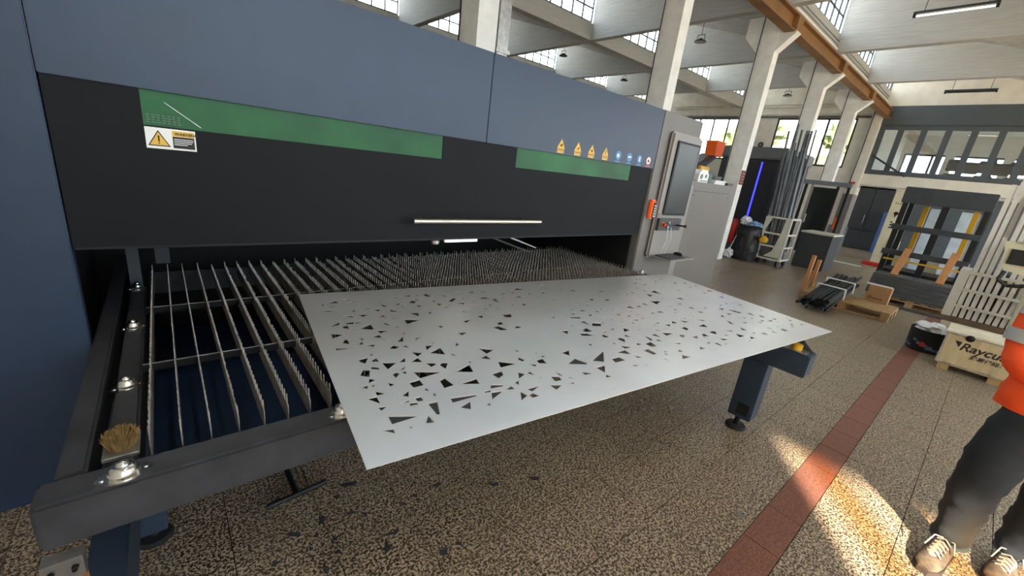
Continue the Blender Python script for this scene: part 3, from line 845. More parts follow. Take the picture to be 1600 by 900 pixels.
# ------------------------------------------------------------------ perforated sheet
HOLES = "1164,4293 1193,4352 1152,4336|1252,4346 1330,4327 1329,4409 1229,4365|1430,4400 1475,4363 1469,4413 1392,4430|1399,4306 1483,4297 1513,4308 1570,4343|1206,4244 1302,4237 1255,4271 1163,4260|1135,4133 1169,4115 1264,4116 1126,4170|1394,4015 1432,4075 1374,4077|1491,4123 1531,4150 1468,4142|1582,4041 1585,4071 1547,4086 1510,4057|1748,4187 1777,4187 1745,4236|1718,4067 1779,4017 1732,4157|1735,3892 1815,3847 1763,3958|1620,3937 1673,4001 1596,4031|1427,3853 1511,3912 1399,3935|1331,3879 1356,3929 1251,3949|1600,3782 1639,3771 1627,3836 1577,3808|1553,3769 1564,3787 1536,3790|1679,3703 1771,3693 1645,3745|1443,3741 1484,3742 1420,3769|1155,3739 1178,3815 1060,3738|1229,3735 1283,3716 1303,3773 1226,3784|1304,3720 1389,3706 1317,3756|1166,3657 1213,3621 1221,3711 1172,3700|1412,3517 1425,3651 1293,3581|1595,3539 1569,3634 1533,3609|1629,3475 1658,3484 1600,3524|1429,3414 1538,3445 1422,3484|1402,3309 1405,3391 1334,3365|1401,3270 1421,3272 1405,3298|1014,3473 1129,3519 1032,3582|1108,3307 1119,3401 1101,3410 1060,3347|1229,3341 1260,3355 1222,3401|1210,3251 1214,3312 1170,3264|1269,3170 1298,3218 1220,3229|975,3234 1111,3223 981,3281|1417,3054 1465,3078 1431,3129 1375,3085|1537,3021 1529,3084 1495,3076|1543,3163 1586,3264 1489,3181|1607,3301 1661,3345 1617,3340|1665,3151 1747,3182 1666,3179|1750,3517 1921,3571 1771,3634|1951,3667 1995,3755 1896,3794|1863,4279 1896,4287 1841,4307|1961,4258 2000,4310 1917,4280|1955,4178 1988,4218 1946,4234|1909,4043 1934,4109 1858,4068|1909,3972 1961,4001 1895,4013|2140,4260 2174,4319 2055,4321|2236,4250 2292,4287 2188,4292|2149,4130 2202,4081 2165,4184|2089,4031 2135,4112 2095,4135 2034,4071|2073,3909 2136,3934 2081,3983|1194,3841 1222,3856 1185,3872|1235,3574 1266,3577 1223,3596|1526,2844 1598,2888 1516,2944|1519,2735 1513,2823 1436,2780|1757,2773 1783,2910 1648,2857|1801,2738 1838,2704 1817,2765|1204,3022 1211,3068 1179,3022|1074,2957 1100,2914 1159,3003 1078,3001|1159,2922 1210,2897 1210,2971 1170,2947|1221,2750 1326,2821 1220,2874|1391,2799 1422,2871 1347,2821|1327,2692 1366,2736 1294,2699|1108,2812 1165,2772 1169,2813 1126,2850|1002,2752 1052,2702 1096,2800 1050,2824|1315,2617 1332,2665 1293,2657|1220,2598 1275,2649 1255,2676 1220,2659|1541,2630 1600,2649 1595,2682 1533,2713|1630,2550 1699,2630 1656,2655 1618,2627|1379,2511 1579,2520 1378,2627|1018,2622 1081,2642 1047,2684|981,2552 1002,2602 953,2588|1023,2556 1052,2576 1029,2588|1135,2507 1179,2521 1142,2567|1277,2414 1360,2410 1364,2496 1278,2491|1474,2301 1560,2304 1549,2427 1495,2407|1008,2440 1072,2435 1018,2496|990,2334 1000,2426 933,2432|965,2255 1017,2284 959,2303|1115,2401 1116,2417 1099,2417|1193,2319 1224,2391 1158,2355|1356,2314 1357,2363 1326,2357|1359,2234 1380,2264 1360,2287|1223,2237 1264,2228 1265,2283 1220,2283|1167,2259 1177,2281 1100,2279|1153,2214 1211,2204 1211,2231 1167,2247|1262,2038 1281,2028 1340,2171 1271,2182|925,2227 931,2236 920,2237|2334,4191 2384,4182 2366,4293 2311,4271|2533,4129 2586,4132 2533,4209|2784,4194 2843,4229 2748,4234|2530,3924 2644,4017 2606,4040 2490,3960|2328,3981 2357,4054 2317,4039|2309,3862 2385,3911 2328,3952|2618,3794 2654,3860 2543,3872|2400,3755 2378,3808 2324,3779|2427,3809 2456,3812 2428,3865|2124,3685 2130,3742 2080,3695|2713,3954 2748,4004 2702,3989|2968,4097 2986,4180 2910,4178|3105,4118 3208,4069 3093,4185|2937,3888 3052,3856 3029,3929 2953,3947|3063,3676 3112,3834 3047,3832|2789,3833 2844,3869 2765,3867|3038,4032 3059,4008 3035,4073|2779,3665 2723,3718 2659,3726|2476,3557 2501,3622 2466,3601|2562,3631 2609,3626 2534,3656|2924,3633 2930,3690 2866,3678|2767,3564 2835,3594 2727,3599|2921,3532 2980,3490 2912,3585|2569,3351 2618,3421 2542,3421|2640,3443 2766,3406 2655,3472|2324,3307 2426,3368 2317,3365|2013,3306 2043,3302 2048,3344 2006,3351|2111,3057 2201,3097 2109,3132|1778,2998 1775,3037 1751,3040|1653,2918 1754,2984 1684,3002|1965,2873 1978,2935 1931,2889|3038,3415 3084,3411 3023,3444|2830,3269 2901,3240 2962,3330 2849,3353|2557,2992 2632,2977 2595,3097 2520,3090|2627,3118 2680,3115 2696,3186 2623,3156|2738,2965 2810,2957 2802,3015 2740,2995|3293,3309 3326,3316 3272,3337|3101,3152 3140,3155 3094,3174|3324,3465 3360,3552 3294,3537|3169,3545 3214,3576 3155,3575|3135,3865 3200,3881 3118,3910|3266,3778 3248,3841 3187,3830|3438,3772 3486,3722 3497,3809 3400,3810|3317,3644 3359,3670 3297,3677|3621,4025 3750,3993 3705,4090 3618,4074|3510,3908 3523,3985 3462,3953|3390,3908 3357,3997 3299,3975|3721,3800 3725,3862 3659,3821|3711,3691 3798,3713 3695,3739|3885,3764 4001,3804 3930,3828|4149,4043 4199,4079 4100,4079|4100,3941 4170,3937 4118,3993|2103,2623 2211,2657 2094,2750|2384,2541 2407,2515 2406,2568|2541,2415 2555,2441 2526,2427|3513,4061 3548,4113 3490,4095|2074,2512 2076,2598 1999,2579|1864,2543 1895,2552 1873,2584|1806,2401 1847,2525 1680,2471|2061,2359 2235,2346 2107,2459|2295,2400 2309,2356 2346,2370 2327,2435|2536,2333 2591,2336 2540,2375|2422,2261 2487,2225 2516,2317 2439,2317|2801,2239 2886,2329 2774,2321|2347,2233 2392,2256 2326,2298|1934,2222 2004,2247 2029,2309 1922,2304|1746,2224 1768,2302 1608,2297|2082,2139 2181,2175 2146,2226|2244,2113 2243,2189 2202,2175|2252,2057 2272,2054 2250,2086|2015,2063 2061,2121 2009,2107|1784,2126 1894,2109 1901,2129 1816,2173|1711,2100 1755,2090 1773,2115 1714,2121|1706,2002 1849,2055 1756,2082|1954,2031 1947,2081 1874,2057|2049,1938 2165,1974 2032,1989|1890,1884 1976,1914 1966,1985|1993,1869 2057,1862 2040,1923 1988,1907|1429,2106 1630,2095 1633,2115 1443,2164|1496,1973 1548,2060 1442,2033|1649,1938 1661,1978 1625,1966|2328,1960 2397,1951 2417,2004 2351,2043|2433,2018 2461,1988 2450,2094|2482,1937 2536,1927 2472,1970|2439,1852 2461,1875 2408,1892|2240,1861 2338,1894 2244,1944|4263,3789 4366,3774 4286,3828|4473,3642 4496,3758 4410,3759|3868,3526 3920,3524 3865,3585|3915,3406 3973,3387 3918,3431|4011,3320 4048,3339 4003,3349|3985,3253 4014,3222 3987,3284|4174,3279 4229,3299 4158,3308|3366,3022 3444,3044 3360,3070|3589,3018 3640,3005 3597,3045|3677,3013 3738,2988 3735,3046 3682,3031|3568,2933 3690,2874 3702,2924 3603,2965|3816,3147 3874,3152 3823,3196|3884,3045 3991,3030 3942,3083 3891,3079|4037,3104 4088,3093 4031,3140|4153,3169 4256,3172 4150,3222|3883,2878 3951,2937 3852,2905|3926,2776 4021,2765 3928,2803|3634,2656 3723,2598 3806,2665 3709,2719|3830,2668 3888,2630 3857,2696|3610,2736 3602,2638 3662,2800 3587,2815|3380,2746 3441,2765 3389,2792|3172,2613 3257,2684 3161,2717|3407,2578 3497,2538 3513,2646 3425,2617|3290,2511 3425,2450 3394,2544 3319,2577|3614,2451 3685,2467 3610,2493|3495,2393 3515,2357 3574,2364 3554,2442|3801,2459 3812,2496 3744,2484|3617,2178 3688,2245 3668,2294 3604,2279|3755,2282 3808,2235 3806,2329|3861,2369 3989,2377 3956,2454|3982,2481 4005,2507 3953,2550|3191,2283 3230,2337 3178,2336|3348,2257 3389,2252 3342,2274|3491,2190 3492,2232 3422,2237|4601,3188 4723,3232 4607,3274|4374,3307 4416,3270 4462,3351 4396,3340|4516,3368 4571,3376 4515,3411|4343,3140 4386,3140 4333,3166|4205,3001 4310,2991 4244,3039|4120,2907 4115,2981 4060,2982|4403,2886 4368,2931 4290,2936|4487,3068 4531,3075 4480,3104|4843,3546 4936,3475 4945,3551 4871,3584|4867,3698 4974,3692 4888,3732|5199,3563 5279,3562 5194,3607|4205,2819 4245,2812 4200,2860|4131,2762 4150,2746 4133,2796|4272,2713 4327,2785 4285,2817|4365,2800 4418,2794 4388,2836|4079,2638 4074,2701 4017,2725|4200,2649 4225,2619 4221,2682|4109,2577 4152,2572 4129,2609|4569,2890 4613,2896 4577,2929|4690,2853 4719,2809 4747,2919 4636,2913|4778,2941 4799,2909 4798,3001|4562,2752 4616,2777 4567,2812|4398,2644 4418,2695 4335,2679|4423,2717 4470,2712 4422,2753|4874,2804 4917,2878 4833,2886|5073,2804 5089,2919 5019,2900|5238,2800 5461,2870 5282,2944|5814,3067 5887,3240 5726,3220|5472,3054 5617,3108 5563,3187|5345,3294 5380,3231 5385,3336|5194,3268 5266,3290 5198,3322|5662,3414 5715,3404 5683,3458|5637,3271 5724,3262 5661,3316|6011,3485 6084,3493 6018,3551|5929,3602 5983,3655 5896,3659|6137,3751 6231,3782 6170,3815|6239,3755 6323,3744 6287,3795|6539,3695 6628,3693 6532,3747|6415,3545 6503,3551 6461,3613|6692,3618 6765,3622 6738,3671|4549,2650 4626,2665 4529,2673|4649,2655 4638,2570 4646,2611|4334,2523 4427,2540 4315,2592|4206,2476 4243,2485 4229,2562|4513,2519 4521,2559 4458,2542|4209,2393 4265,2369 4193,2416|4090,2325 4156,2313 4105,2351|4020,2343 4028,2310 4016,2362|4444,2234 4443,2354 4408,2377|4302,2206 4339,2203 4308,2280|4571,2326 4576,2379 4503,2369|4473,2208 4487,2158 4503,2247|4591,2223 4683,2265 4577,2296|4267,2074 4444,2076 4299,2163|4154,2055 4175,2171 4104,2179|3942,2076 3997,2080 4013,2173 3995,2192|4061,1990 4064,2061 3995,2059|3797,1970 3882,1964 3913,2063 3800,2060|3683,2072 3778,2071 3726,2121|4794,2597 4877,2594 4842,2640|5015,2539 5022,2610 4902,2616|5595,2922 5650,2921 5606,2956|5360,2667 5435,2666 5346,2696|5115,2579 5162,2570 5129,2606|5301,2528 5364,2563 5266,2575|4677,2442 4677,2373 4677,2407|4733,2271 4822,2233 4824,2317|5456,3499 5535,3494 5430,3542|4881,3207 4953,3203 4886,3253|5004,2704 5058,2700 5018,2725|6614,3391 6688,3387 6643,3415|6713,3355 6829,3342 6790,3413|6452,3237 6544,3230 6443,3276|5915,3347 5983,3337 5897,3388|5156,3395 5210,3397 5151,3421|4162,2498 4182,2505 4154,2504|3475,2082 3592,2078 3487,2164|3423,1965 3447,2067 3310,2067|3412,1885 3490,1879 3423,1946|3635,1856 3698,1847 3714,1964 3629,1968|3827,1832 3903,1816 3844,1865|3776,1745 3805,1815 3773,1825|3666,1667 3682,1747 3660,1757|3018,1995 3204,2152 2927,2064|2811,2041 2846,2049 2806,2174 2662,2128|3111,1931 3256,1916 3246,1994 3138,2002|2853,1853 2965,1947 2848,1961|2789,1791 2844,1774 2838,1832|2654,1911 2744,1901 2664,1973|3267,1774 3266,1813 3191,1825|3342,1740 3354,1734 3361,1801|3358,1706 3393,1702 3354,1717|7021,3247 7038,3341 6927,3311|7005,3060 7069,3144 7007,3165|6814,3095 6884,3123 6819,3163|6331,3081 6398,3033 6404,3079 6292,3125|6709,2788 6779,2815 6698,2900|6893,2842 7025,2779 7009,2897|5930,2742 5989,2845 5857,2865|5633,2643 5698,2673 5612,2712|5554,2575 5582,2554 5557,2608|5657,2432 5702,2518 5603,2522|5756,2522 5823,2525 5773,2561|5574,2322 5665,2279 5640,2355 5624,2388|5402,2368 5452,2371 5403,2416|5427,2294 5507,2271 5423,2321|5094,2292 5178,2258 5091,2348|5294,2085 5316,2155 5206,2216|4936,2213 5064,2187 4954,2301|5093,1978 5152,2064 4990,2064|4693,2046 4775,2076 4784,2126 4693,2130|4410,1986 4424,1943 4527,1989 4473,2025|4555,1843 4667,1901 4544,1918|4849,1952 4853,1904 4873,2020|4729,1853 4791,1813 4815,1895 4745,1896|4693,1793 4727,1856 4697,1869|4953,1802 5046,1859 5022,1888 4924,1887|5269,1739 5309,1781 5200,1864|5030,1730 5081,1689 5063,1771|4841,1676 4966,1655 4870,1741|4632,1620 4664,1605 4679,1678 4634,1694|4750,1599 4795,1596 4758,1644|4609,1706 4607,1742 4523,1723|5163,1619 5300,1603 5249,1709|5481,1713 5535,1670 5571,1794|5428,1701 5436,1670 5451,1745|5255,1523 5361,1509 5347,1569|5165,1496 5208,1512 5161,1521|5499,1584 5572,1573 5533,1627|5661,1458 5708,1531 5597,1553|5825,1792 5905,1833 5790,1866|5564,1909 5606,1864 5671,1992|5754,2044 5834,2129 5744,2111|5940,2080 6068,2084 6012,2156|6198,2178 6194,2040 6305,2039 6242,2220|5940,1926 5968,1905 5971,1999|6032,1888 6092,1911 6076,1976|6078,2225 6189,2259 6119,2332|5880,2362 5924,2422 5861,2421|6521,2340 6567,2372 6428,2398|6800,2504 6882,2599 6766,2607|6960,2614 7029,2611 7008,2662|6292,2338 6368,2371 6279,2387|6666,2421 6703,2399 6676,2457|6610,2310 6658,2300 6645,2343|6733,2349 6834,2292 6823,2343|6675,2180 6742,2249 6671,2268|6897,2237 6927,2218 6915,2281|6536,2131 6596,2137 6522,2184|6666,2019 6649,1972 6701,2078|6324,1864 6412,1979 6326,1997|6178,1837 6208,1869 6119,1852|6366,1814 6456,1761 6480,1877|6168,1728 6241,1707 6261,1777|6341,1643 6433,1690 6276,1714|6488,1651 6588,1683 6462,1710|6069,1688 6147,1731 6087,1756|5954,1553 6016,1506 5981,1636|5846,1483 5863,1413 5911,1510|6168,1526 6194,1486 6209,1559|6074,1410 6168,1391 6169,1468 6080,1464|6744,1927 6816,1953 6748,1968|6605,1823 6670,1807 6614,1854|6752,1791 6825,1744 6805,1787|6769,1599 6829,1607 6794,1638|6675,1534 6748,1510 6754,1579|6560,1510 6579,1455 6608,1474|6401,1602 6472,1594 6424,1630|4182,1860 4246,1886 4147,1932|5177,2465 5233,2484 5187,2518|6405,1409 6486,1428 6372,1453|5313,2288 5349,2301 5311,2310|966,2086 1156,2081 977,2178|947,1993 953,2040 887,2062|1055,1984 1063,2004 1035,2013|1208,1971 1207,2054 1152,1989|4024,1734 4052,1793 3976,1773|3845,1647 3988,1630 3944,1708|4282,1677 4375,1660 4361,1726|4452,1589 4475,1557 4469,1639|6463,1452 6541,1428 6555,1496|6674,1371 6758,1395 6642,1410"
polys = [[tuple(float(c) / 2000 for c in p_.split(',')) for p_ in q.split()] for q in HOLES.split('|')]
corn = [(0.346, 0.895), (3.4166, 0.531), (3.6536, 1.904), (0.5125, 2.369)]
ZT = 0.762
vs2 = [Vector(c) for c in corn]; edges = [(i, (i + 1) % 4) for i in range(4)]
faces_in = [list(range(4))]
loops = [list(range(4))]
for P in polys:
    n = len(vs2)
    vs2 += [Vector(p_) for p_ in P]
    edges += [(n + i, n + (i + 1) % len(P)) for i in range(len(P))]
    faces_in.append(list(range(n, n + len(P))))
vo, eo, fo, ov, oe, of = delaunay_2d_cdt(vs2, edges, faces_in, 1, 1e-6)
def in_poly(x, y, P):
    r = False
    for i in range(len(P)):
        a, b_ = P[i], P[i - 1]
        if (a[1] > y) != (b_[1] > y) and x < (b_[0] - a[0]) * (y - a[1]) / (b_[1] - a[1]) + a[0]: r = not r
    return r
boxes = [(min(p_[0] for p_ in P), max(p_[0] for p_ in P), min(p_[1] for p_ in P), max(p_[1] for p_ in P), P) for P in polys]
keep = []
for f in fo:
    c = sum((vo[i] for i in f), Vector((0, 0))) / len(f)
    if not any(b_[0] <= c.x <= b_[1] and b_[2] <= c.y <= b_[3] and in_poly(c.x, c.y, b_[4]) for b_ in boxes): keep.append(f)
bm = bmesh.new()
bv = [bm.verts.new((v.x - 1.98, v.y - 1.425, 0)) for v in vo]
for f in keep:
    try: bm.faces.new([bv[i] for i in f])
    except ValueError: pass
bmesh.ops.delete(bm, geom=[v for v in bm.verts if not v.link_faces], context='VERTS')
ext = bmesh.ops.extrude_face_region(bm, geom=bm.faces[:])
bmesh.ops.translate(bm, verts=[e for e in ext['geom'] if isinstance(e, bmesh.types.BMVert)], vec=(0, 0, -.003))
bmesh.ops.recalc_face_normals(bm, faces=bm.faces[:])
me = bpy.data.meshes.new('perforated_sheet'); bm.to_mesh(me); bm.free()
me.materials.append(M['sheet'])
o = bpy.data.objects.new('perforated_sheet', me); COL.objects.link(o); o.location = (1.98, 1.425, ZT)
tag(o, 'large brushed steel sheet cut with many shard-shaped holes, lying on the slats', 'metal sheet')

# ------------------------------------------------------------------ offcuts on the floor
SCR = "0.177,1.417 0.209,1.397 0.179,1.392|0.257,1.519 0.297,1.497 0.292,1.478 0.251,1.502|0.381,1.536 0.407,1.515 0.387,1.490 0.377,1.521|0.511,1.498 0.525,1.472 0.484,1.476|0.544,1.460 0.564,1.442 0.548,1.424|0.399,1.400 0.418,1.390 0.411,1.376 0.398,1.391|0.338,1.452 0.357,1.447 0.348,1.431|0.403,1.333 0.410,1.303 0.384,1.324|0.567,1.250 0.593,1.228 0.546,1.204|0.567,1.298 0.643,1.282 0.628,1.269|0.330,1.286 0.352,1.269 0.338,1.246 0.326,1.263|0.303,1.366 0.312,1.343 0.307,1.333|0.512,1.674 0.585,1.653 0.578,1.633 0.533,1.646|0.464,1.615 0.494,1.615 0.480,1.591|0.309,1.414 0.319,1.389 0.306,1.384|2.608,1.356 2.637,1.347 2.602,1.302|2.670,1.334 2.688,1.318 2.672,1.313|2.444,1.312 2.458,1.264 2.412,1.273|2.497,1.282 2.550,1.267 2.508,1.237|2.599,1.266 2.620,1.228 2.584,1.230|2.798,1.268 2.823,1.264 2.795,1.250 2.787,1.258|2.766,1.250 2.781,1.242 2.765,1.227|2.754,1.204 2.776,1.148 2.715,1.160|2.834,1.128 2.862,1.112 2.847,1.096|2.456,1.383 2.480,1.362 2.460,1.373|2.595,1.429 2.614,1.412 2.589,1.418|2.273,0.996 2.324,0.944 2.292,0.927|2.871,0.937 2.875,0.930 2.860,0.927|2.749,1.311 2.758,1.294 2.733,1.288|2.412,1.407 2.427,1.395 2.413,1.392|2.166,0.449 2.131,0.384 2.112,0.428|1.356,1.209 1.407,1.183 1.388,1.168 1.357,1.185|1.141,1.285 1.189,1.271 1.178,1.252 1.150,1.264|0.895,1.434 0.936,1.429 0.930,1.412 0.899,1.417|0.743,1.101 0.780,1.090 0.758,1.063 0.738,1.083|0.828,1.095 0.844,1.078 0.824,1.073|0.770,1.431 0.802,1.420 0.790,1.404"
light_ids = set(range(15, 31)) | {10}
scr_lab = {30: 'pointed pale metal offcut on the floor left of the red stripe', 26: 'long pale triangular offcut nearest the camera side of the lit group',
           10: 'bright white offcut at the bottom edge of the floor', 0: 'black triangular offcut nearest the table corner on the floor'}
def pxof(q):
    P = [tuple(map(float, p_.split(','))) for p_ in q.split()]
    x = sum(p_[0] for p_ in P) / len(P); y = sum(p_[1] for p_ in P) / len(P)
    return (R0[0] * x + R0[1] * y - 1.6 * R0[2]) / (R2[0] * x + R2[1] * y - 1.6 * R2[2])
prank = {}
for grp in ([k for k in range(15) if k not in scr_lab and k not in light_ids], [k for k in sorted(light_ids) if k not in scr_lab], list(range(31, 37))):
    for r_, k in enumerate(sorted(grp, key=lambda k: pxof(SCR.split('|')[k]))): prank[k] = r_
for k, q in enumerate(SCR.split('|')):
    P = [tuple(map(float, p_.split(','))) for p_ in q.split()]
    cx = sum(p_[0] for p_ in P) / len(P); cy = sum(p_[1] for p_ in P) / len(P)
    s = 1.0
    g = G().prism([(cx + (a - cx) * s, cy + (b_ - cy) * s) for a, b_ in P], .0006, .0036)
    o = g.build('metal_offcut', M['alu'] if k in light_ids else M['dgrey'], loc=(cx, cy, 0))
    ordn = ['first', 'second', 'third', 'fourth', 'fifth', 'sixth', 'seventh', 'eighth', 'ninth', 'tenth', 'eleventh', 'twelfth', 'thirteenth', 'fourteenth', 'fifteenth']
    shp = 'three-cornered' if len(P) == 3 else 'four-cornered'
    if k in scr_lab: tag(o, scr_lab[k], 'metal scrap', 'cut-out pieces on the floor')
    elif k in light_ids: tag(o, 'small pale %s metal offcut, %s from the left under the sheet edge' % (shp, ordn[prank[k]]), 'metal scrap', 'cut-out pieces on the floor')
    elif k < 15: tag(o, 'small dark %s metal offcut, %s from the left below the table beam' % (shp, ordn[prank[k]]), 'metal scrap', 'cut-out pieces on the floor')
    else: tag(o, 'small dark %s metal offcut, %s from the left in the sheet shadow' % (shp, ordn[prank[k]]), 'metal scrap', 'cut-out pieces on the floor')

# ------------------------------------------------------------------ control cabinet
cc = thing('control_cabinet', 'tall warm grey control cabinet with screen right of the laser machine', 'cabinet', (3.88, 2.8, 0))
G().bbox(3.515, 4.235, YF - .004, 3.3, 0, 2.215, .008).build('body', M['cab'], cc)
yb = YF - .004
G().bbox(3.665, 4.235, yb - .045, yb - .0005, .855, 2.06, .02).build('screen_surround', M['cab2'], cc)
G().bbox(3.70, 4.20, yb - .055, yb - .0455, 1.285, 1.30, .002).build('ledge', M['cab2'], cc)
yc = yb - .046
G().box(3.755, 4.175, yc - .014, yc, 1.285, 1.985).build('screen_bezel', M['black'], cc)
G().box(3.775, 4.155, yc - .016, yc - .0142, 1.31, 1.965).build('screen', M['screen'], cc)
bp_ = G().box(3.69, 4.11, yc - .03, yc, 1.135, 1.255).build('button_panel', M['dgrey'], cc)
bp_['label'] = 'dark button panel'
G().lathe([(.026, -.034), (.026, -.030)], (3.765, yc, 1.195), 16, 'y').build('collar', M['yellow'], bp_)
G().lathe([(.017, -.06), (.02, -.055), (.02, -.034)], (3.765, yc, 1.195), 16, 'y').build('emergency_stop', M['red'], bp_)
for i, m_ in enumerate((M['green_box'], M['sticker_w'], M['red'], M['sticker_b'])):
    G().lathe([(.009, -.038), (.009, -.030)], (3.84 + i * .045, yc, 1.215), 10, 'y').build('button', m_, bp_)
G().lathe([(.014, -.045), (.014, -.030)], (3.85, yc, 1.17), 12, 'y').build('key_switch', M['alu'], bp_)
G().cyl((4.02, yc - .03, 1.19), (4.06, yc - .10, 1.19), .008, n=8).lathe([(.014, -.12), (.016, -.11), (.014, -.10)], (4.065, yc, 1.19), 10, 'y').build('joystick', M['black'], bp_)
sh = G().bbox(3.72, 4.20, yb - .27, yb - .046, .862, .878, .004).build('shelf', M['cab2'], cc)
o = G().bbox(3.75, 4.03, yb - .25, yb - .07, .8785, .888, .003).build('keyboard_pad', M['dgrey'], loc=(3.89, yb - .16, .8785))
tag(o, 'flat dark pad lying on the small cabinet shelf', 'mouse pad')
o = G().lathe([(.03, 0), (.032, .012), (.022, .028), (.006, .033)], (4.10, yb - .13, .8785), 16, sx=1, sy=1.6).build('computer_mouse', M['black'], smooth=True, loc=(4.10, yb - .13, .8785))
tag(o, 'black computer mouse beside the pad on the cabinet shelf', 'mouse')
g = G()
for x in (3.86, 3.93): g.tube([(x, yc - .035, 1.17), (x + .015, yc - .05, 1.05), (x + .01, yc - .03, .95), (x + .03, yc - .01, .885)], .0025, 6)
tag(g.build('charging_cable', M['sticker_w'], loc=(3.9, yc, .9)), 'thin white cables hanging from the button panel to the shelf', 'cable')
rc = thing('crane_remote', 'orange pendant remote stuck on the grey cabinet edge', 'remote control', (3.59, yb - .02, 1.33))
G().bbox(3.553, 3.635, yb - .04, yb - .0005, 1.245, 1.425, .01).build('case', M['orange'], rc)
G().box(3.585, 3.628, yb - .046, yb - .0405, 1.255, 1.40).build('keypad', M['black'], rc)
g = G()
for z in (1.265, 1.29, 1.315, 1.34, 1.365): g.box(3.592, 3.622, yb - .05, yb - .0465, z, z + .013)
g.build('buttons', M['alu'], rc)
G().box(3.59, 3.622, yb - .0415, yb - .0402, 1.407, 1.415).build('print', M['red'], rc)

# ------------------------------------------------------------------ second low cabinet
c2 = thing('service_cabinet', 'wide low warm grey cabinet right of the tall control cabinet', 'cabinet', (4.85, 2.7, 0))
bm = bmesh.new()
G_ = G().prism([(4.245, 0), (5.45, 0), (5.45, 1.645), (4.315, 1.645), (4.282, 1.638), (4.258, 1.615), (4.245, 1.58)], YF + .02, 3.25, 'y')
G_.build('body', M['cab'], c2)
bm.free()
G().box(4.247, 4.36, YF + .004, YF + .0195, 0, 1.60).build('corner_strip', M['cab2'], c2)  # light on the rounded corner, put in as a paler strip
G().box(4.42, 5.30, YF + .0175, YF + .0198, 1.545, 1.552).build('seam', M['dgrey'], c2)
for x in (4.43, 5.29): G().lathe([(.006, -.004), (.006, 0)], (x, YF + .02, 1.50), 8, 'y').build('screw', M['bolt'], c2)
ZC = 1.6455
o = thing('white_meter_case', 'white rounded plastic case on the low cabinet', 'case', (4.66, 2.36, ZC))
G().prism([(4.56, ZC), (4.78, ZC), (4.785, ZC + .08), (4.74, ZC + .135), (4.61, ZC + .135), (4.56, ZC + .09)], 2.30, 2.42, 'y').build('shell', M['sticker_w'], o)
G().lathe([(.028, -.004), (.028, 0)], (4.62, 2.30, ZC + .06), 14, 'y').lathe([(.02, -.004), (.02, 0)], (4.72, 2.30, ZC + .07), 12, 'y').build('dials', M['mgrey'], o)
G().box(4.60, 4.76, 2.296, 2.2995, ZC + .012, ZC + .02).build('print', M['ink'], o)
o = G().bbox(4.81, 4.92, 2.32, 2.44, ZC, ZC + .115, .006).build('green_tin', M['green_box'], loc=(4.86, 2.38, ZC)); tag(o, 'dark green box beside the white case', 'box')
o = G().bbox(4.55, 4.80, 2.55, 2.85, ZC, ZC + .23, .004).build('brown_carton', M['carton'], loc=(4.7, 2.7, ZC)); tag(o, 'brown carton behind the white case on the low cabinet', 'carton')
o = thing('work_glove', 'black work glove lying on the brown carton', 'glove', (4.9, 2.56, ZC))
gl = G().bbox(4.84, 4.93, 2.50, 2.58, ZC, ZC + .16, .015)
for i in range(4): gl.cyl((4.85 + i * .024, 2.54, ZC + .15), (4.845 + i * .03, 2.53, ZC + .20 + .012 * (i % 3)), .011, .008, n=8)
gl.build('glove_body', M['black'], o)
o = thing('paper_stack', 'loose white papers on the low cabinet', 'papers', (5.15, 2.4, ZC))
for i in range(4): G().box(4.96 + .03 * i, 5.24 + .03 * i, 2.3 + .01 * i, 2.5 + .015 * i, ZC + .012 * i, ZC + .012 * i + .010).build('sheet_bundle', M['sticker_w'], o)
o = thing('cable_coil', 'coil of grey cable on top of the papers', 'cable', (5.2, 2.42, ZC + .05))
g = G()
for k in range(3):
    g.tube([(5.2 + .085 * math.cos(a * .5236) + .01 * k, 2.42 + .06 * math.sin(a * .5236), ZC + .056 + .014 * k) for a in range(13)], .008, 6)
g.build('loop', M['mgrey'], o)
o = G().bbox(5.28, 5.44, 2.28, 2.40, ZC, ZC + .03, .003).build('small_dark_box', M['dgrey'], loc=(5.36, 2.34, ZC)); tag(o, 'small dark box at the right end of the low cabinet', 'box')
NTH = ['first', 'second', 'third', 'fourth', 'fifth', 'sixth', 'seventh', 'eighth', 'ninth', 'tenth']
# ------------------------------------------------------------------ machine with blue light strip
bm_ = thing('tube_cutting_machine', 'tall charcoal machine with a glowing blue light strip', 'machine', (12.6, 4.6, 0))
G().bbox(11.60, 13.6, 3.85, 5.35, 0.0, 2.42, .02).build('body', M['dgrey'], bm_)
G().bbox(11.55, 13.65, 3.80, 5.4, 2.425, 2.72, .03).build('top_hood', M['mgrey'], bm_)
G().box(11.575, 11.599, 3.95, 4.62, .25, 2.38).build('front_door', mat('charcoal_door', '#2c2e33', 0.35), bm_)  # door colour lightened to stand for haze in the far hall
G().box(11.565, 11.5745, 4.29, 4.32, .95, 2.36).build('light_strip', M['led_blue'], bm_)
G().box(11.56, 11.60, 4.66, 4.70, .2, 2.42).build('white_edge_strip', M['white_paint'], bm_)
o = thing('fire_extinguisher', 'red fire extinguisher beside the machine with the blue light', 'fire extinguisher', (10.9, 4.25, 0))
G().lathe([(.07, .35), (.08, .37), (.08, .85), (.05, .92), (.02, .95)], (10.9, 4.28, 0), 16).build('bottle', M['red'], o, True)
G().bbox(10.86, 10.94, 4.24, 4.32, .95, 1.0, .005).build('valve', M['black'], o)
G().box(10.8, 11.0, 4.18, 4.38, 0, .349).build('stand', M['dgrey'], o)
o = thing('notice_board', 'small red notice panel on the column beside the blue-lit machine', 'sign', (10.0, 4.06, 1.9))
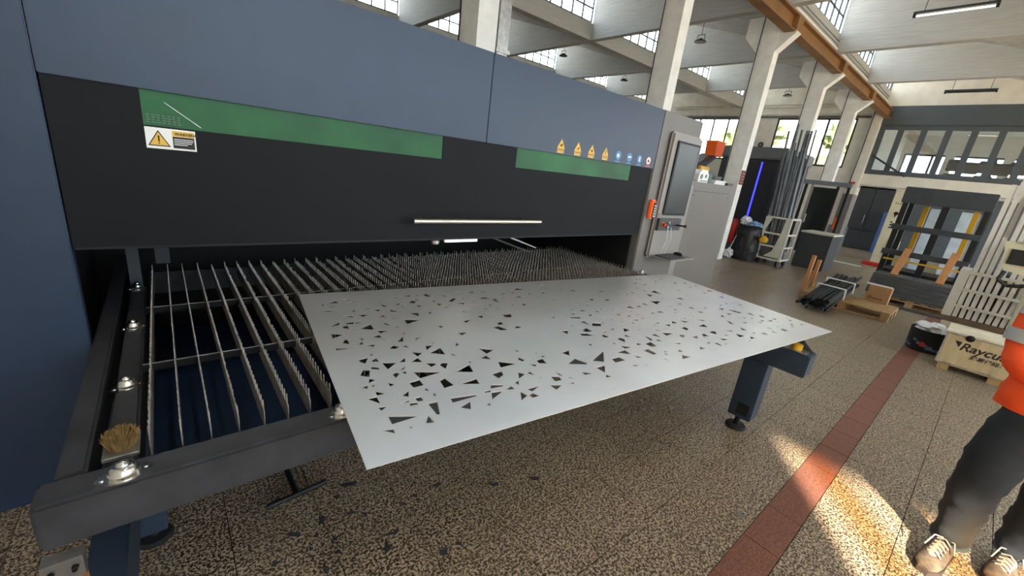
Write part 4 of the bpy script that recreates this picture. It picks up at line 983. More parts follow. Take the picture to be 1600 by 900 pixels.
G().box(9.94, 10.14, 4.055, 4.069, 1.74, 2.05).build('panel', mat('dull_red_board', '#7b4237', 0.7), o)
g = G()
for i in range(4): g.box(9.97, 10.11, 4.052, 4.0549, 1.78 + i * .065, 1.80 + i * .065)
g.build('print', M['cab2'], o)
# dark inclined conveyor and boxes seen over the low cabinet
o = thing('inclined_conveyor', 'charcoal inclined conveyor with a grey belt behind the low cabinet', 'machine', (9.4, 5.6, 0))
G().beam((8.6, 5.0, 1.55), (10.0, 5.0, 2.30), .5, .08, (0, 0, 1)).build('side_frame', M['dgrey'], o)
G().beam((8.65, 5.0, 1.63), (10.0, 5.0, 2.35), .22, .03, (0, 0, 1)).build('belt', M['mgrey'], o)
for x in (8.9, 9.8): G().box(x, x + .08, 4.95, 5.05, 0, 1.64 if x < 9 else 2.08).build('leg', M['dgrey'], o)
G().bbox(9.3, 10.2, 4.75, 5.25, 1.3, 1.95, .05).build('grey_cover', M['mgrey'], o)
o = thing('orange_bin', 'bright orange plastic bin standing on the inclined conveyor', 'bin', (9.95, 5.0, 2.35))
G().prism([(9.92, 2.32), (10.28, 2.32), (10.32, 2.62), (9.88, 2.62)], 4.75, 5.0, 'y').build('shell', M['orange'], o)
G().box(9.86, 10.34, 4.73, 5.02, 2.62, 2.645).build('rim', M['orange'], o)
o = G().bbox(8.75, 9.15, 4.42, 4.66, 1.93, 2.02, .01).build('yellow_case', M['yellow'], loc=(8.9, 4.54, 1.93)); tag(o, 'flat yellow case on a dark stand left of the conveyor', 'case')
o = G().bbox(8.7, 9.2, 4.4, 4.68, 0, 1.929, .01).build('dark_stand', M['dgrey'], loc=(8.95, 4.76, 0)); tag(o, 'dark upright stand carrying the flat yellow case', 'stand')

# ------------------------------------------------------------------ rubbish bag, broom stick, small bag
o = thing('rubbish_bag', 'full black rubbish bag with film sticking out beside the white trolley', 'bag', (10.9, 3.88, 0))
rnd = random.Random(5)
prof = [(.20, 0), (.27, .02), (.29, .1), (.28, .18), (.30, .27), (.28, .36), (.29, .45), (.27, .54), (.285, .62), (.26, .7), (.25, .78), (.27, .84)]
g = G().lathe(prof, (10.9, 3.88, 0), 36)
g.v = [(x + rnd.uniform(-.02, .02), y + rnd.uniform(-.02, .02), z + rnd.uniform(-.02, .02)) if z > .01 else (x, y, z) for x, y, z in g.v]
g.build('bag_skin', M['bag'], o, True)
def crumple(name, c, r, m, parent, seed, flat=1.0, sub=3):
    bm = bmesh.new(); bmesh.ops.create_icosphere(bm, subdivisions=sub, radius=1)
    rn = random.Random(seed)
    for v in bm.verts: v.co *= rn.uniform(.72, 1.15)
    g = G().add([(c[0] + v.co.x * r[0], c[1] + v.co.y * r[1], c[2] + v.co.z * r[2] * flat) for v in bm.verts], [[v.index for v in f.verts] for f in bm.faces])
    bm.free()
    return g.build(name, m, parent) if parent else g
crumple('blue_film', (10.85, 3.80, .87), (.16, .16, .09), M['lightblue'], o, 1)
crumple('white_film', (10.85, 4.02, .93), (.12, .13, .12), M['plastic_white'], o, 2)
crumple('grey_film', (10.95, 3.72, .84), (.10, .10, .08), M['plastic_white'], o, 3)
g = crumple('x', (10.6, 4.14, .12), (.11, .12, .12), None, None, 4)
o = g.build('small_white_bag', M['plastic_white'], loc=(10.6, 4.14, 0)); tag(o, 'small crumpled white bag on the floor left of the black bag', 'bag')
o = G().cyl((10.7, 4.22, .02), (10.9, 4.05, 1.0), .016, n=8).build('broom_stick', M['sticker_w'], loc=(10.7, 4.22, 0)); tag(o, 'white stick leaning behind the small white bag', 'stick')
o = G().box(11.45, 11.57, 3.9, 4.9, .55, .62).build('white_crossbar', M['white_paint'], loc=(11.5, 4.4, .55)); tag(o, 'white metal bar across the base of the blue-lit machine', 'bar')

# ------------------------------------------------------------------ trolley with upright tubes
o = thing('tube_trolley', 'white steel frame trolley holding upright grey tubes', 'trolley', (12.2, 3.4, 0))
x0, x1, y0, y1 = 10.9, 11.5, 3.10, 3.60
g = G()
fr = [((x0, y0, .15), (x0, y0, 1.12)), ((x0, y1, .15), (x0, y1, 1.12)), ((x1, y0, .15), (x1, y0, 1.12)), ((x1, y1, .15), (x1, y1, 1.12))]
for a, b_ in fr: G().beam(a, b_, .05, .05, (1, 0, 0)).build('post', M['white_paint'], o)
for z in (.15, .45, .75, 1.12):
    G().beam((x0, y0, z), (x0, y1, z), .04, .04).build('rail', M['white_paint'], o)
    G().beam((x0, y0, z), (x1, y0, z), .04, .04).build('rail', M['white_paint'], o)
G().beam((x1, y0, 1.12), (x1, y1, 1.12), .04, .04).build('rail', M['white_paint'], o)
G().box(x0 + .026, x1, y0 + .026, y1, .15, .17).build('deck', M['mgrey'], o)
G().prism([(y0 + .03, .2), (y0 + .35, .2), (y0 + .2, .35), (y0 + .12, .75), (y0 + .1, 1.1), (y0 + .03, 1.1)], x0 - .03, x0 - .022, 'x').build('side_gusset', M['white_paint'], o)
G().prism([(y1, .7), (y1, 1.1), (y1 - .12, 1.1)], x0 - .03, x0 - .022, 'x').build('side_gusset', M['white_paint'], o)
for x in (x0 + .06, x1 - .06):
    for y in (y0 + .05, y1 - .05): G().cyl((x, y - .02, .065), (x, y + .02, .065), .064, n=14).build('caster', M['rubber'], o)
rnd = random.Random(11)
for i in range(30):
    row, cl = divmod(i, 10)
    bx = x0 + .12 + row * .16; by = y0 + .06 + cl * .041
    hgt = rnd.uniform(2.3, 2.75) if i % 3 else rnd.uniform(2.8, 3.2)
    ty = by + rnd.uniform(.06, .26); tx = bx + .03
    r = rnd.choice((.019, .022, .026))
    b_ = G().cyl((bx, by, .172), (tx, ty, hgt), r, n=10).build('steel_tube', M['metal_grey'], loc=(bx, by, .172))
    tag(b_, 'grey steel tube in the white trolley, %s from the right in the %s row' % (NTH[cl], ('front', 'middle', 'rear')[row]), 'tube', 'upright grey tubes in the trolley')
o = G().lathe([(.03, .50), (.09, .52), (.10, .60), (.03, .66)], (10.82, 3.52, 0), 12).build('yellow_tool', M['yellow'], loc=(10.82, 3.52, .46)); tag(o, 'small yellow tool hanging at the left end of the white trolley', 'tool')

# grey steel cupboard
o = thing('steel_cupboard', 'low charcoal steel cupboard right of the white trolley', 'cupboard', (12.3, 2.75, 0))
G().bbox(11.85, 12.7, 2.45, 3.09, 0, .84, .006).build('body', M['dgrey'], o)
G().bbox(11.83, 12.72, 2.43, 3.10, .842, .88, .004).build('worktop', M['white_paint'], o)
# glass cabin with pale lintel
o = thing('glass_cabin', 'dark glazed cabin frame with grey lintel beyond the cupboard', 'cabin', (15.0, 3.5, 0))
LZ = 2.17
G().bbox(14.6, 14.75, 3.0, 4.15, LZ - .12, LZ, .005).build('lintel', M['mgrey'], o)
for y in (3.05, 3.30, 3.92, 4.08): G().box(14.62, 14.70, y - .03, y + .03, 0, LZ - .122).build('post', M['black'] if y != 3.92 else M['cab2'], o)
G().box(14.62, 14.70, 3.33, 3.88, .02, .08).build('door_rail', M['white_paint'], o)
G().box(14.62, 14.70, 3.33, 3.88, LZ - .18, LZ - .124).build('door_rail', M['white_paint'], o)
G().box(14.65, 14.66, 3.33, 3.88, .08, LZ - .18).build('door_pane', M['green_pane'] if False else M['screen'], o)
G().cyl((14.58, 3.84, .95), (14.58, 3.84, 1.2), .02, n=8).build('handle', M['alu'], o)
o = G().bbox(15.1, 15.6, 3.0, 3.25, 0, 1.9, .01).build('control_rack', M['cab'], loc=(15.3, 3.1, 0)); tag(o, 'narrow beige control rack with orange strip behind the glass cabin post', 'rack')
G().bbox(15.06, 15.099, 3.13, 3.22, .85, 1.2, .004).build('orange_strip', M['orange'], o)
o = G().bbox(17.0, 17.5, 3.3, 3.75, 0, .9, .01).build('grey_bin_box', M['mgrey'], loc=(17.2, 3.5, 0)); tag(o, 'pale grey box on the floor before the far dark doors', 'box')

# cream enclosure post with printed marks
o = thing('cream_cabinet', 'tall narrow cream cabinet with black marks beyond the rack', 'cabinet', (16.8, 2.2, 0))
G().bbox(16.5, 17.2, 2.02, 2.32, 0, 2.22, .01).build('body', M['cream'], o)
G().bbox(16.44, 16.499, 1.80, 2.05, 0, .75, .005).build('vent_box', M['cream'], o)
g = G()
for i in range(8): g.box(16.435, 16.4395, 1.83, 1.95, .1 + i * .07, .13 + i * .07)
g.build('vent_slots', M['ink'], o)
g = G()
g.lathe([(.055, -.004), (.055, 0)], (16.50, 2.14, 1.52), 16, 'x').prism([(2.11, 1.5), (2.17, 1.5), (2.145, 1.38)], 16.495, 16.4995, 'x')
for y, z in ((2.22, 1.82), (2.17, 1.815), (2.12, 1.81), (2.07, 1.805)): g.prism([(y - .018, z - .02), (y + .018, z - .02), (y, z + .022)], 16.495, 16.4995, 'x')
for z in (1.24, 1.16, 1.08): g.box(16.495, 16.4995, 2.15, 2.19, z, z + .045)
g.build('print', M['ink'], o)
o = G().bbox(15.5, 15.75, 1.75, 2.35, 0, .1, .02).build('red_beam_guard', M['red'], loc=(15.6, 2.05, 0)); tag(o, 'low red bar on the floor in front of the cream cabinet', 'bar')
o = G().box(14.6, 14.68, 2.2, 3.0, 0, .03).build('white_floor_strip', M['white_paint'], loc=(14.64, 2.6, 0)); tag(o, 'thin white strip lying on the floor toward the red bar', 'strip')
o = G().box(20.2, 20.4, 2.72, 2.95, 0, 1.5).build('blue_panel_board', mat('blue_wall_board', '#3d5a8c', 0.5), loc=(20.3, 2.85, 0)); tag(o, 'blue board leaning by the dark doors under the mezzanine', 'board')

# ------------------------------------------------------------------ black storage rack (press frame)
o = thing('steel_rack', 'large black steel rack frame with grey header over stacked sheets', 'rack', (10.9, .75, 0))
RX = 10.5
G().bbox(RX, RX + .12, .20, 1.36, 1.76, 2.05, .01).build('header_panel', M['dgrey'], o)
G().bbox(RX + .12, RX + .9, .20, 1.36, 1.98, 2.03, .01).build('roof_plate', M['dgrey'], o)
for y in (.21, 1.25): 
    for x in (RX + .02, RX + .8): G().box(x, x + .08, y, y + .08, 0, 1.76 if x < RX + .5 else 1.979).build('post', M['black'], o)
G().box(RX + .02, RX + .1, .70, .80, .3, 1.76).build('post', M['black'], o)
for z in (1.27, .80): G().box(RX - .04, RX + .019, .20, 1.36, z, z + .10).build('crossbeam', M['dgrey'], o)
G().box(RX - .02, RX + .03, .22, 1.30, .70, .73).build('yellow_rail', M['yellow'], o)
for y in (.98, .34): G().box(RX + .3, RX + .36, y, y + .07, .85, 1.74).build('yellow_post', M['yellow'], o)
G().box(RX + .1, RX + .8, .25, 1.28, .38, .52).build('lower_shelf', M['black'], o)
for k, (ya, yb_) in enumerate(((.28, .58), (.82, 1.0))):
    q = G().box(RX + .86, RX + .88, ya, yb_, .52, 1.72).build('bright_sheet', mat('pale_blue_sheet_%d' % k, '#dbe8f2', 0.3), loc=(RX + .87, ya, .86))  # pale boards stand in for lit windows beyond the rack
    tag(q, ['pale blue sheet standing behind the right half of the black rack', 'pale sheet standing behind the left half of the black rack'][k], 'sheet')
G().box(RX + 1.0, RX + 1.04, .2, 1.4, 0, .8).build('back_panel', M['cream'], o)  # separate cream panel standing behind the rack, only grouped under it
# stack of sheet profiles on a pallet before it
def pallet(x0, x1, y0, y1, lab, rot=0.0, name='wooden_pallet'):
    cx, cy = (x0 + x1) / 2, (y0 + y1) / 2
    p_ = thing(name, lab, 'pallet', (cx, cy, 0))
    n = 7
    for i in range(n):
        y = y0 + (y1 - y0 - .1) * i / (n - 1)
        G().box(x0, x1, y, y + .10, .120, .142).build('board', M['pine'], p_)
    for i in range(3):
        x = x0 + (x1 - x0 - .1) * i / 2
        G().box(x, x + .10, y0, y1, .098, .1195).build('cross_board', M['pine'], p_)
        G().box(x, x + .10, y0, y1, 0, .02).build('skid_board', M['pine'], p_)
        for y in (y0, (y0 + y1) / 2 - .05, y1 - .1): G().box(x, x + .10, y, y + .10, .0205, .0975).build('block', M['pine'], p_)
    p_.rotation_euler.z = rot
    return p_
pallet(9.72, 10.38, .05, 1.25, 'pallet under the stacked grey profiles')
rnd = random.Random(2)
for i in range(9):
    z = .1425 + i * .038
    q = G()
    q.prism([(9.70 + .02 * i, z), (10.40, z), (10.40, z + .036), (9.70 + .02 * i, z + .036)], .02, 1.27, 'y')
    q = q.build('steel_profile', M['galv'] if i % 2 else M['metal_grey'], loc=(10.0, .6, z))
    tag(q, 'long grey steel profile before the rack, %s from the bottom' % NTH[i], 'steel profile', 'stacked steel profiles on the pallet')
for k, y in enumerate((1.02, .42)):
    q = G().beam((10.05, y, .4847), (10.44, y - .03, .95 + .06 * k), .035, .10, (0, 1, 0)).build('wood_plank', M['pine_red'], loc=(10.05, y, .4847))
    tag(q, ['reddish wood plank leaning on the rack, left one', 'reddish wood plank leaning on the rack, right one'][k], 'plank')
# ------------------------------------------------------------------ near pallet with bundle, carton, posts
pal = thing('wooden_pallet', 'raw wood pallet in the middle of the floor carrying a carton', 'pallet', (8.43, 1.26, 0))
PX0, PX1, PY0, PY1 = 8.05, 8.80, .68, 1.84
for i in range(6):
    x = PX0 + (PX1 - PX0 - .1) * i / 5
    G().box(x, x + .1, PY0, PY1, .120, .142).build('board', M['pine'], pal)
for i in range(3):
    y = PY0 + (PY1 - PY0 - .1) * i / 2
    G().box(PX0, PX1, y, y + .1, .098, .1195).build('cross_board', M['pine'], pal)
    for x in (PX0, (PX0 + PX1) / 2 - .05, PX1 - .1): G().box(x, x + .1, y, y + .1, .0205, .0975).build('block', M['pine'], pal)
for x in (PX0, (PX0 + PX1) / 2 - .05, PX1 - .1): G().box(x, x + .1, PY0, PY1, 0, .02).build('skid_board', M['pine'], pal)
for k, x in enumerate((8.30, 8.72)):
    q = G().beam((x, 1.875, 0), (x + .02, 1.875, .72 - .1 * k), .07, .05, (0, 1, 0)).build('wooden_post', M['pine_red'], loc=(x, 1.875, 0))
    tag(q, ['upright wooden post at the left end of the near pallet, leftmost', 'upright wooden post just right of the leftmost one at the near pallet'][k], 'post')
q = thing('cardboard_box', 'brown cardboard box with dark lettering on the near pallet', 'box', (8.76, .96, .1425))
G().box(8.68, 8.84, .82, 1.10, .1425, .41).build('carton_body', M['carton'], q)
G().box(8.74, 8.78, .82, 1.10, .4101, .411).build('tape', M['pine'], q)
q2 = G(); n = 16
for i in range(n):
    if 5 <= i <= 6: continue
    a, b_ = 2 * math.pi * i / n, 2 * math.pi * (i + 1) / n
    q2.add([(8.6795, 1.055 - r * math.cos(t_), .215 + r * math.sin(t_)) for r, t_ in ((.016, a), (.027, a), (.027, b_), (.016, b_))], [(0, 1, 2, 3)])
for i in range(6):
    y = 1.012 - i * .021
    q2.add([(8.6795, y, .195), (8.6795, y - .014, .195), (8.6795, y - .014, .218), (8.6795, y, .218)], [(0, 1, 2, 3)])
q2.build('print', mat('dark_brown_ink', '#4a2c1c', 0.7), q)
q = G().box(8.72, 8.76, .83, 1.15, .4115, .43).build('white_profile_piece', M['sticker_w'], loc=(8.74, 1.0, .4115)); tag(q, 'white profile piece lying on the cardboard box', 'profile')
# bundle of black bars, tipped over the pallet edge
rnd = random.Random(9)
A0 = Vector((7.30, 1.50, .02)); B0 = Vector((8.72, 1.40, .30))
dd_ = (B0 - A0).normalized(); sd_ = Vector((-dd_.y, dd_.x, 0)).normalized(); ud_ = sd_.cross(dd_) * -1
if ud_.z < 0: ud_ = -ud_
for i in range(30):
    lay = i // 8
    off = (i % 8 - 3.5) * .044
    ln0, ln1 = rnd.uniform(0, .22), rnd.uniform(-.1, .12)
    j = rnd.uniform(-.03, .03)
    a = A0 + dd_ * ln0 + sd_ * (off + j) + ud_ * (.02 + lay * .042)
    b_ = B0 + dd_ * ln1 + sd_ * (off - j) + ud_ * (.02 + lay * .042)
    q = G().beam(a, b_, .036, .036).build('black_bar', M['rubber'] if i % 3 else M['black'], loc=tuple((a + b_) / 2))
    tag(q, 'black square bar in the strapped bundle, %s from the right, %s layer up' % (NTH[i % 8], NTH[lay]), 'bar', 'black bars bundled on the pallet')
for k, e in enumerate((.75, 1.12)):
    c_ = A0 + dd_ * e
    q = G().tube([c_ - sd_ * .19 + ud_ * .01, c_ - sd_ * .19 + ud_ * .175, c_ + sd_ * .19 + ud_ * .175, c_ + sd_ * .19 + ud_ * .01], .011, 6).build('white_strap', M['sticker_w'], loc=tuple(c_))
    tag(q, ['white strap round the near end of the black bar bundle', 'white strap round the far end of the black bar bundle'][k], 'strap')
# floor rails
for k, x in enumerate((9.48, 9.60)):
    q = G().bbox(x, x + .045, -.6, .95, 0, .03, .004).build('floor_rail', M['metal_grey'], loc=(x, .2, 0))
    tag(q, ['thin steel rail on the floor, nearer of the two', 'thin steel rail on the floor, farther of the two'][k], 'rail')
# ------------------------------------------------------------------ bin with film
o = thing('round_bin', 'short black round bin with white film beside the crate', 'bin', (7.02, .19, 0))
G().lathe([(.15, 0), (.17, .01), (.18, .26), (.185, .27), (.17, .27), (.16, .05)], (7.04, .19, 0), 24).build('drum', M['black'], o, True)
g = G(); rnd = random.Random(8)
for i in range(10):
    a = math.pi + (i - 5) * .28
    r = .1745; z = rnd.uniform(.03, .12); w = rnd.uniform(.015, .035)
    p_ = Vector((7.04 + r * math.cos(a), .19 + r * math.sin(a), z)); t_ = Vector((-math.sin(a), math.cos(a), 0))
    g.add([p_ - t_ * w, p_ + t_ * w, p_ + t_ * w + Vector((0, 0, w * 1.4)), p_ - t_ * w + Vector((0, 0, w * 1.4))], [(0, 1, 2, 3)])
g.build('print', mat('grey_blue_print', '#5a6a80', 0.5), o)
q = G().lathe([(.03, -.002), (.03, 0)], (6.862, .21, .10), 12, 'x').build('red_print', M['red'], o)
crumple('white_film', (7.04, .19, .28), (.14, .15, .085), M['plastic_white'], o, 6)
# ------------------------------------------------------------------ plywood crate
o = thing('plywood_crate', 'plywood shipping crate with black lettering near the person', 'crate', (6.75, -.45, 0))
CX = 6.40
G().box(CX, CX + .012, -.98, .05, .075, .425).build('front_board', M['ply'], o)
G().box(CX + .012, CX + .46, .038, .05, .075, .425).box(CX + .012, CX + .46, -.98, -.968, .075, .425).build('end_board', M['ply'], o)
G().box(CX + .46, CX + .472, -.98, .05, .075, .425).build('back_board', M['ply'], o)
G().box(CX - .01, CX + .48, -.99, .06, .4255, .445).build('lid', M['lid'], o)
G().box(CX + .012, CX + .46, -.966, .036, .06, .0745).build('bottom_board', M['ply'], o)
G().box(CX - .004, CX - .0005, -.98, .05, .408, .424).box(CX - .004, CX - .0005, .036, .052, .075, .407).box(CX - .004, CX - .0005, -.98, .035, .075, .084).build('edge_strip', M['alu'], o)
for y in (-.02, -.40, -.78):
    G().box(CX + .0, CX + .46, y - .05, y + .04, 0, .059).build('foot_block', M['pine'], o)
for y in (-.04, -.33, -.62):
    g = G()
    for s_ in (-1, 1): g.box(CX - .005, CX - .0042, y + s_ * .018 - .012, y + s_ * .018 + .012, .088, .091).box(CX - .005, CX - .0042, y + s_ * .018 - .0135, y + s_ * .018 - .011, .078, .0905)
    g.build('staple', M['bolt'], o)
G().lathe([(.035, -.012), (.03, -.016), (.012, -.02)], (CX, -.125, .405), 12, 'x').build('clasp', M['bolt'], o)
rt = (0, -1, 0); up = (0, 0, 1)
text('Raycus', .118, M['ink'], (CX - .001, -.078, .262), rt, up, o, bold=.0025, shear=.25, sx=1.02)
G().prism([(-.030, .348), (-.085, .348), (-.072, .285)], CX - .0016, CX - .0002, 'x').build('logo_mark', M['ink'], o)
text('股票代码：300747', .048, M['ink'], (CX - .001, -.175, .195), rt, up, o, bold=.0012, shear=.2, sx=1.1)
# ------------------------------------------------------------------ case of long white profiles
o = thing('profile_case', 'open white slatted case holding long white profiles behind the crate', 'case', (7.8, -.1, 0))
WX = 7.6
G().box(WX - .02, WX + .55, -.42, .16, .33, .40).build('brown_base', mat('worn_brown_board', '#6f5a48', 0.8, var=.3), o)
G().box(WX - .02, WX + .55, -.42, .16, 0, .329).build('lower_crate', M['lid'], o)
G().box(WX - .02, WX + .5, .10, .19, .401, 1.0).build('side_panel', M['white_paint'], o)
G().box(WX, WX + .5, -.40, -.37, .401, 1.0).build('side_panel', M['white_paint'], o)
for z in (.96, .74, .53): G().box(WX - .015, WX, -.40, .099, z, z + .035).build('front_slat', M['white_paint'], o)
G().box(WX + .48, WX + .5, -.37, .12, .401, 1.0).build('back_panel', M['dgrey'], o)
rnd = random.Random(4)
for i in range(16):
    y = .070 - (i % 8) * .058; x = WX + .05 + (i // 8) * .14
    h_ = rnd.uniform(2.0, 2.22) if i % 5 != 2 else 1.45
    lean = rnd.uniform(-.004, .004) + (.05 if i % 8 > 4 else 0)
    q = G().beam((x, y, .402), (x + .05, y - lean, h_), .07, .042, (0, 1, 0)).build('white_profile', M['white_tube'], loc=(x, y, .402))
    tag(q, 'long white profile in the slatted case, %s from the left in the %s row' % (NTH[i % 8], ('front', 'rear')[i // 8]), 'profile', 'long white profiles in the case')
# ------------------------------------------------------------------ cream machine arm with monitor
o = thing('cream_machine', 'cream machine arm with small dark monitor at the right edge', 'machine', (7.2, -.45, 0))
G().bbox(6.95, 7.35, -.62, -.36, 0, 1.03, .015).build('column', M['cream'], o)
G().prism([(-.05, 1.42), (-.60, 1.50), (-.60, 1.04), (-.12, 1.13)], 6.9, 7.3, 'x').build('head', M['cream'], o)
G().box(6.88, 6.899, -.40, -.12, 1.20, 1.36).build('monitor_frame', M['black'], o)
G().box(6.874, 6.8795, -.385, -.135, 1.215, 1.345).build('monitor', M['screen'], o)
g = G()
for z in (1.425, 1.437): g.box(6.893, 6.899, -.24, -.12, z - .0, z + .005)
g.build('vent_slots', M['mgrey'], o)
q = G().tube([(6.9, -.14, 1.12), (6.88, -.12, 1.02), (6.9, -.2, .97), (6.88, -.3, .99), (6.9, -.36, 1.03)], .018, 8).build('cable_loop', M['black'], o)

# ------------------------------------------------------------------ person (seen from the waist down)
def folds(o, amp, freq, seed=0):
    from mathutils import noise
    me = o.data
    for v in me.vertices:
        p_ = v.co * freq
        v.co += v.normal * (amp * (noise.noise(Vector((p_.x * .6, p_.y * .6, p_.z * 1.6 + seed))) + .5 * noise.noise(p_ * 2.3)))
def skin_mesh(name, nodes, edges, m, parent, sub=2, root=0):
    me = bpy.data.meshes.new(name)
    off = Vector(ORG[parent])
    me.from_pydata([Vector(n[0]) - off for n in nodes], edges, [])
    ob = bpy.data.objects.new(name, me)
    COL.objects.link(ob)
    ob.parent = parent
    ORG[ob] = tuple(off)
    md = ob.modifiers.new('skin', 'SKIN')
    md.use_smooth_shade = True
    for i, n in enumerate(nodes):
        sv = me.skin_vertices[0].data[i]
        r = n[1]
        sv.radius = (r, r) if not isinstance(r, tuple) else r
        sv.use_root = (i == root)
    s_ = ob.modifiers.new('sub', 'SUBSURF'); s_.levels = sub; s_.render_levels = sub
    bpy.context.view_layer.update()
    ev = ob.evaluated_get(bpy.context.evaluated_depsgraph_get())
    nm = bpy.data.meshes.new_from_object(ev)
    ob.modifiers.clear()
    ob.data = nm
    nm.materials.clear(); nm.materials.append(m)
    for p_ in nm.polygons: p_.use_smooth = True
    return ob
pr_ = thing('person', 'person in orange hi-vis jacket and dark trousers standing at the right edge', 'person', (2.95, -.42, 0))
B = []; E_ = []
def nd(p, r): B.append((p, r)); return len(B) - 1
def ed(a, b): E_.append((a, b))
pel = nd((2.97, -.42, .93), (.11, .10)); wa = nd((2.98, -.44, 1.08), (.11, .09)); ch = nd((3.0, -.46, 1.32), (.10, .09))
nk = nd((3.0, -.45, 1.50), .055); hd0 = nd((2.98, -.45, 1.60), .075); hd1 = nd((2.965, -.45, 1.70), .095); hd2 = nd((2.98, -.45, 1.78), .07)
for a, b in ((pel, wa), (wa, ch), (ch, nk), (nk, hd0), (hd0, hd1), (hd1, hd2)): ed(a, b)
rs = nd((3.0, -.33, 1.40), .05); re = nd((2.945, -.222, 1.07), .036); re2 = nd((2.90, -.245, 1.0), .034); rwr = nd((2.81, -.362, .992), .024)
ls = nd((3.0, -.62, 1.40), .05); le = nd((2.98, -.755, 1.10), .036); le2 = nd((2.93, -.715, 1.03), .034); lwr = nd((2.83, -.60, 1.036), .024)
for a, b in ((ch, rs), (rs, re), (re, re2), (re2, rwr), (ch, ls), (ls, le), (le, le2), (le2, lwr)): ed(a, b)
rh = nd((2.93, -.34, .84), .085); rk = nd((2.80, -.295, .50), .058); ra = nd((2.80, -.285, .09), .04); rt_ = nd((2.62, -.245, .035), .03)
lh = nd((2.98, -.50, .84), .085); lk = nd((2.95, -.50, .50), .058); la = nd((3.00, -.50, .09), .04); lt_ = nd((2.82, -.475, .035), .03)
for a, b in ((pel, rh), (rh, rk), (rk, ra), (ra, rt_), (pel, lh), (lh, lk), (lk, la), (la, lt_)): ed(a, b)
body = skin_mesh('body', B, E_, M['skin'], pr_, 2, 0)
# clothing is lofted round the limbs so that hems and cuffs end cleanly
def loft(g, rings, n=28, cap0=True, cap1=True):
    """rings: (centre, direction, radius a, radius b)"""
    base = len(g.v); m_ = len(rings)
    vs = []
    for c_, d_, ra_, rb_ in rings:
        d_ = Vector(d_).normalized(); u_ = Vector((1, 0, 0)) - d_ * d_.x; u_.normalize(); w_ = d_.cross(u_)
        for i in range(n):
            t_ = 2 * math.pi * i / n
            vs.append(Vector(c_) + u_ * (ra_ * math.cos(t_)) + w_ * (rb_ * math.sin(t_)))
    fs = []
    for k in range(m_ - 1):
        for i in range(n): fs.append((k * n + i, k * n + (i + 1) % n, (k + 1) * n + (i + 1) % n, (k + 1) * n + i))
    if cap0: fs.append(tuple(range(n - 1, -1, -1)))
    if cap1: fs.append(tuple(range((m_ - 1) * n, m_ * n)))
    return g.add(vs, fs)
def path(pts, sub=5):
    """pts: (x, y, z, ra, rb) interpolated smoothly"""
    out = []
    for i in range(len(pts) - 1):
        p0 = pts[max(i - 1, 0)]; p1 = pts[i]; p2 = pts[i + 1]; p3 = pts[min(i + 2, len(pts) - 1)]
        for k in range(sub):
            t_ = k / sub
            out.append([0.5 * ((2 * b_) + (-a_ + c_) * t_ + (2 * a_ - 5 * b_ + 4 * c_ - d_) * t_ * t_ + (-a_ + 3 * b_ - 3 * c_ + d_) * t_ ** 3) for a_, b_, c_, d_ in zip(p0, p1, p2, p3)])
    out.append(list(pts[-1]))
    rings = []
    for i, q_ in enumerate(out):
        a_ = out[max(i - 1, 0)]; b_ = out[min(i + 1, len(out) - 1)]
        rings.append((q_[:3], (b_[0] - a_[0], b_[1] - a_[1], b_[2] - a_[2]), q_[3], q_[4]))
    return rings
g = G()
loft(g, path([(2.955, -.41, 1.02, .12, .155), (2.95, -.41, .90, .13, .165), (2.945, -.415, .80, .12, .16)], 4))
loft(g, path([(2.93, -.355, .90, .10, .095), (2.90, -.338, .76, .108, .103), (2.84, -.30, .60, .102, .10), (2.80, -.285, .48, .098, .088), (2.81, -.28, .34, .092, .080), (2.83, -.285, .22, .088, .074), (2.815, -.287, .13, .084, .070), (2.81, -.287, .095, .078, .068)]))
loft(g, path([(2.97, -.49, .90, .105, .10), (2.97, -.50, .76, .112, .105), (2.96, -.50, .60, .102, .098), (2.95, -.50, .48, .096, .088), (2.98, -.50, .34, .092, .080), (3.01, -.50, .22, .088, .074), (3.0, -.50, .13, .084, .070), (2.995, -.50, .095, .078, .068)]))
tr_o = g.build('trousers', M['trouser'], pr_, True)
folds(tr_o, .011, 13)
for k, (c_, s1) in enumerate((((2.812, -.287, .095), 0), ((2.997, -.50, .095), 1))):
    G().lathe([(.062, -.016), (.072, -.008), (.068, .002), (.071, .010), (.060, .02)], c_, 18, sx=1.15).build('trouser_cuff', M['denim'], pr_, True)
# jacket
g = G()
loft(g, path([(2.945, -0.412, 0.8, 0.160, 0.205), (2.95, -0.412, 0.86, 0.166, 0.206), (2.965, -0.417, 1, 0.152, 0.190), (2.985, -0.437, 1.18, 0.138, 0.180), (3, -0.457, 1.34, 0.133, 0.195), (3, -0.467, 1.44, 0.101, 0.162), (3, -0.467, 1.52, 0.060, 0.071)], 6), 36)
loft(g, path([(3, -.40, 1.43, .05, .06), (3, -0.335, 1.42, 0.068, 0.068), (2.99, -0.260, 1.36, 0.071, 0.068), (2.97, -0.230, 1.22, 0.068, 0.064), (2.95, -0.220, 1.08, 0.066, 0.063), (2.9, -0.245, 1.005, 0.061, 0.059), (2.85, -0.305, 0.985, 0.052, 0.050), (2.81, -0.365, 0.99, 0.044, 0.042)], 5), 24)
loft(g, path([(3, -.54, 1.43, .05, .06), (3, -0.615, 1.42, 0.068, 0.068), (2.99, -0.690, 1.36, 0.071, 0.068), (2.985, -0.735, 1.22, 0.068, 0.064), (2.98, -0.755, 1.1, 0.066, 0.063), (2.93, -0.715, 1.03, 0.061, 0.059), (2.86, -.63, 1.025, .048, .046), (2.835, -.605, 1.035, .042, .040)], 5), 24)
ja_o = g.build('jacket', M['jacket'], pr_, True)
folds(ja_o, .010, 10, 3)
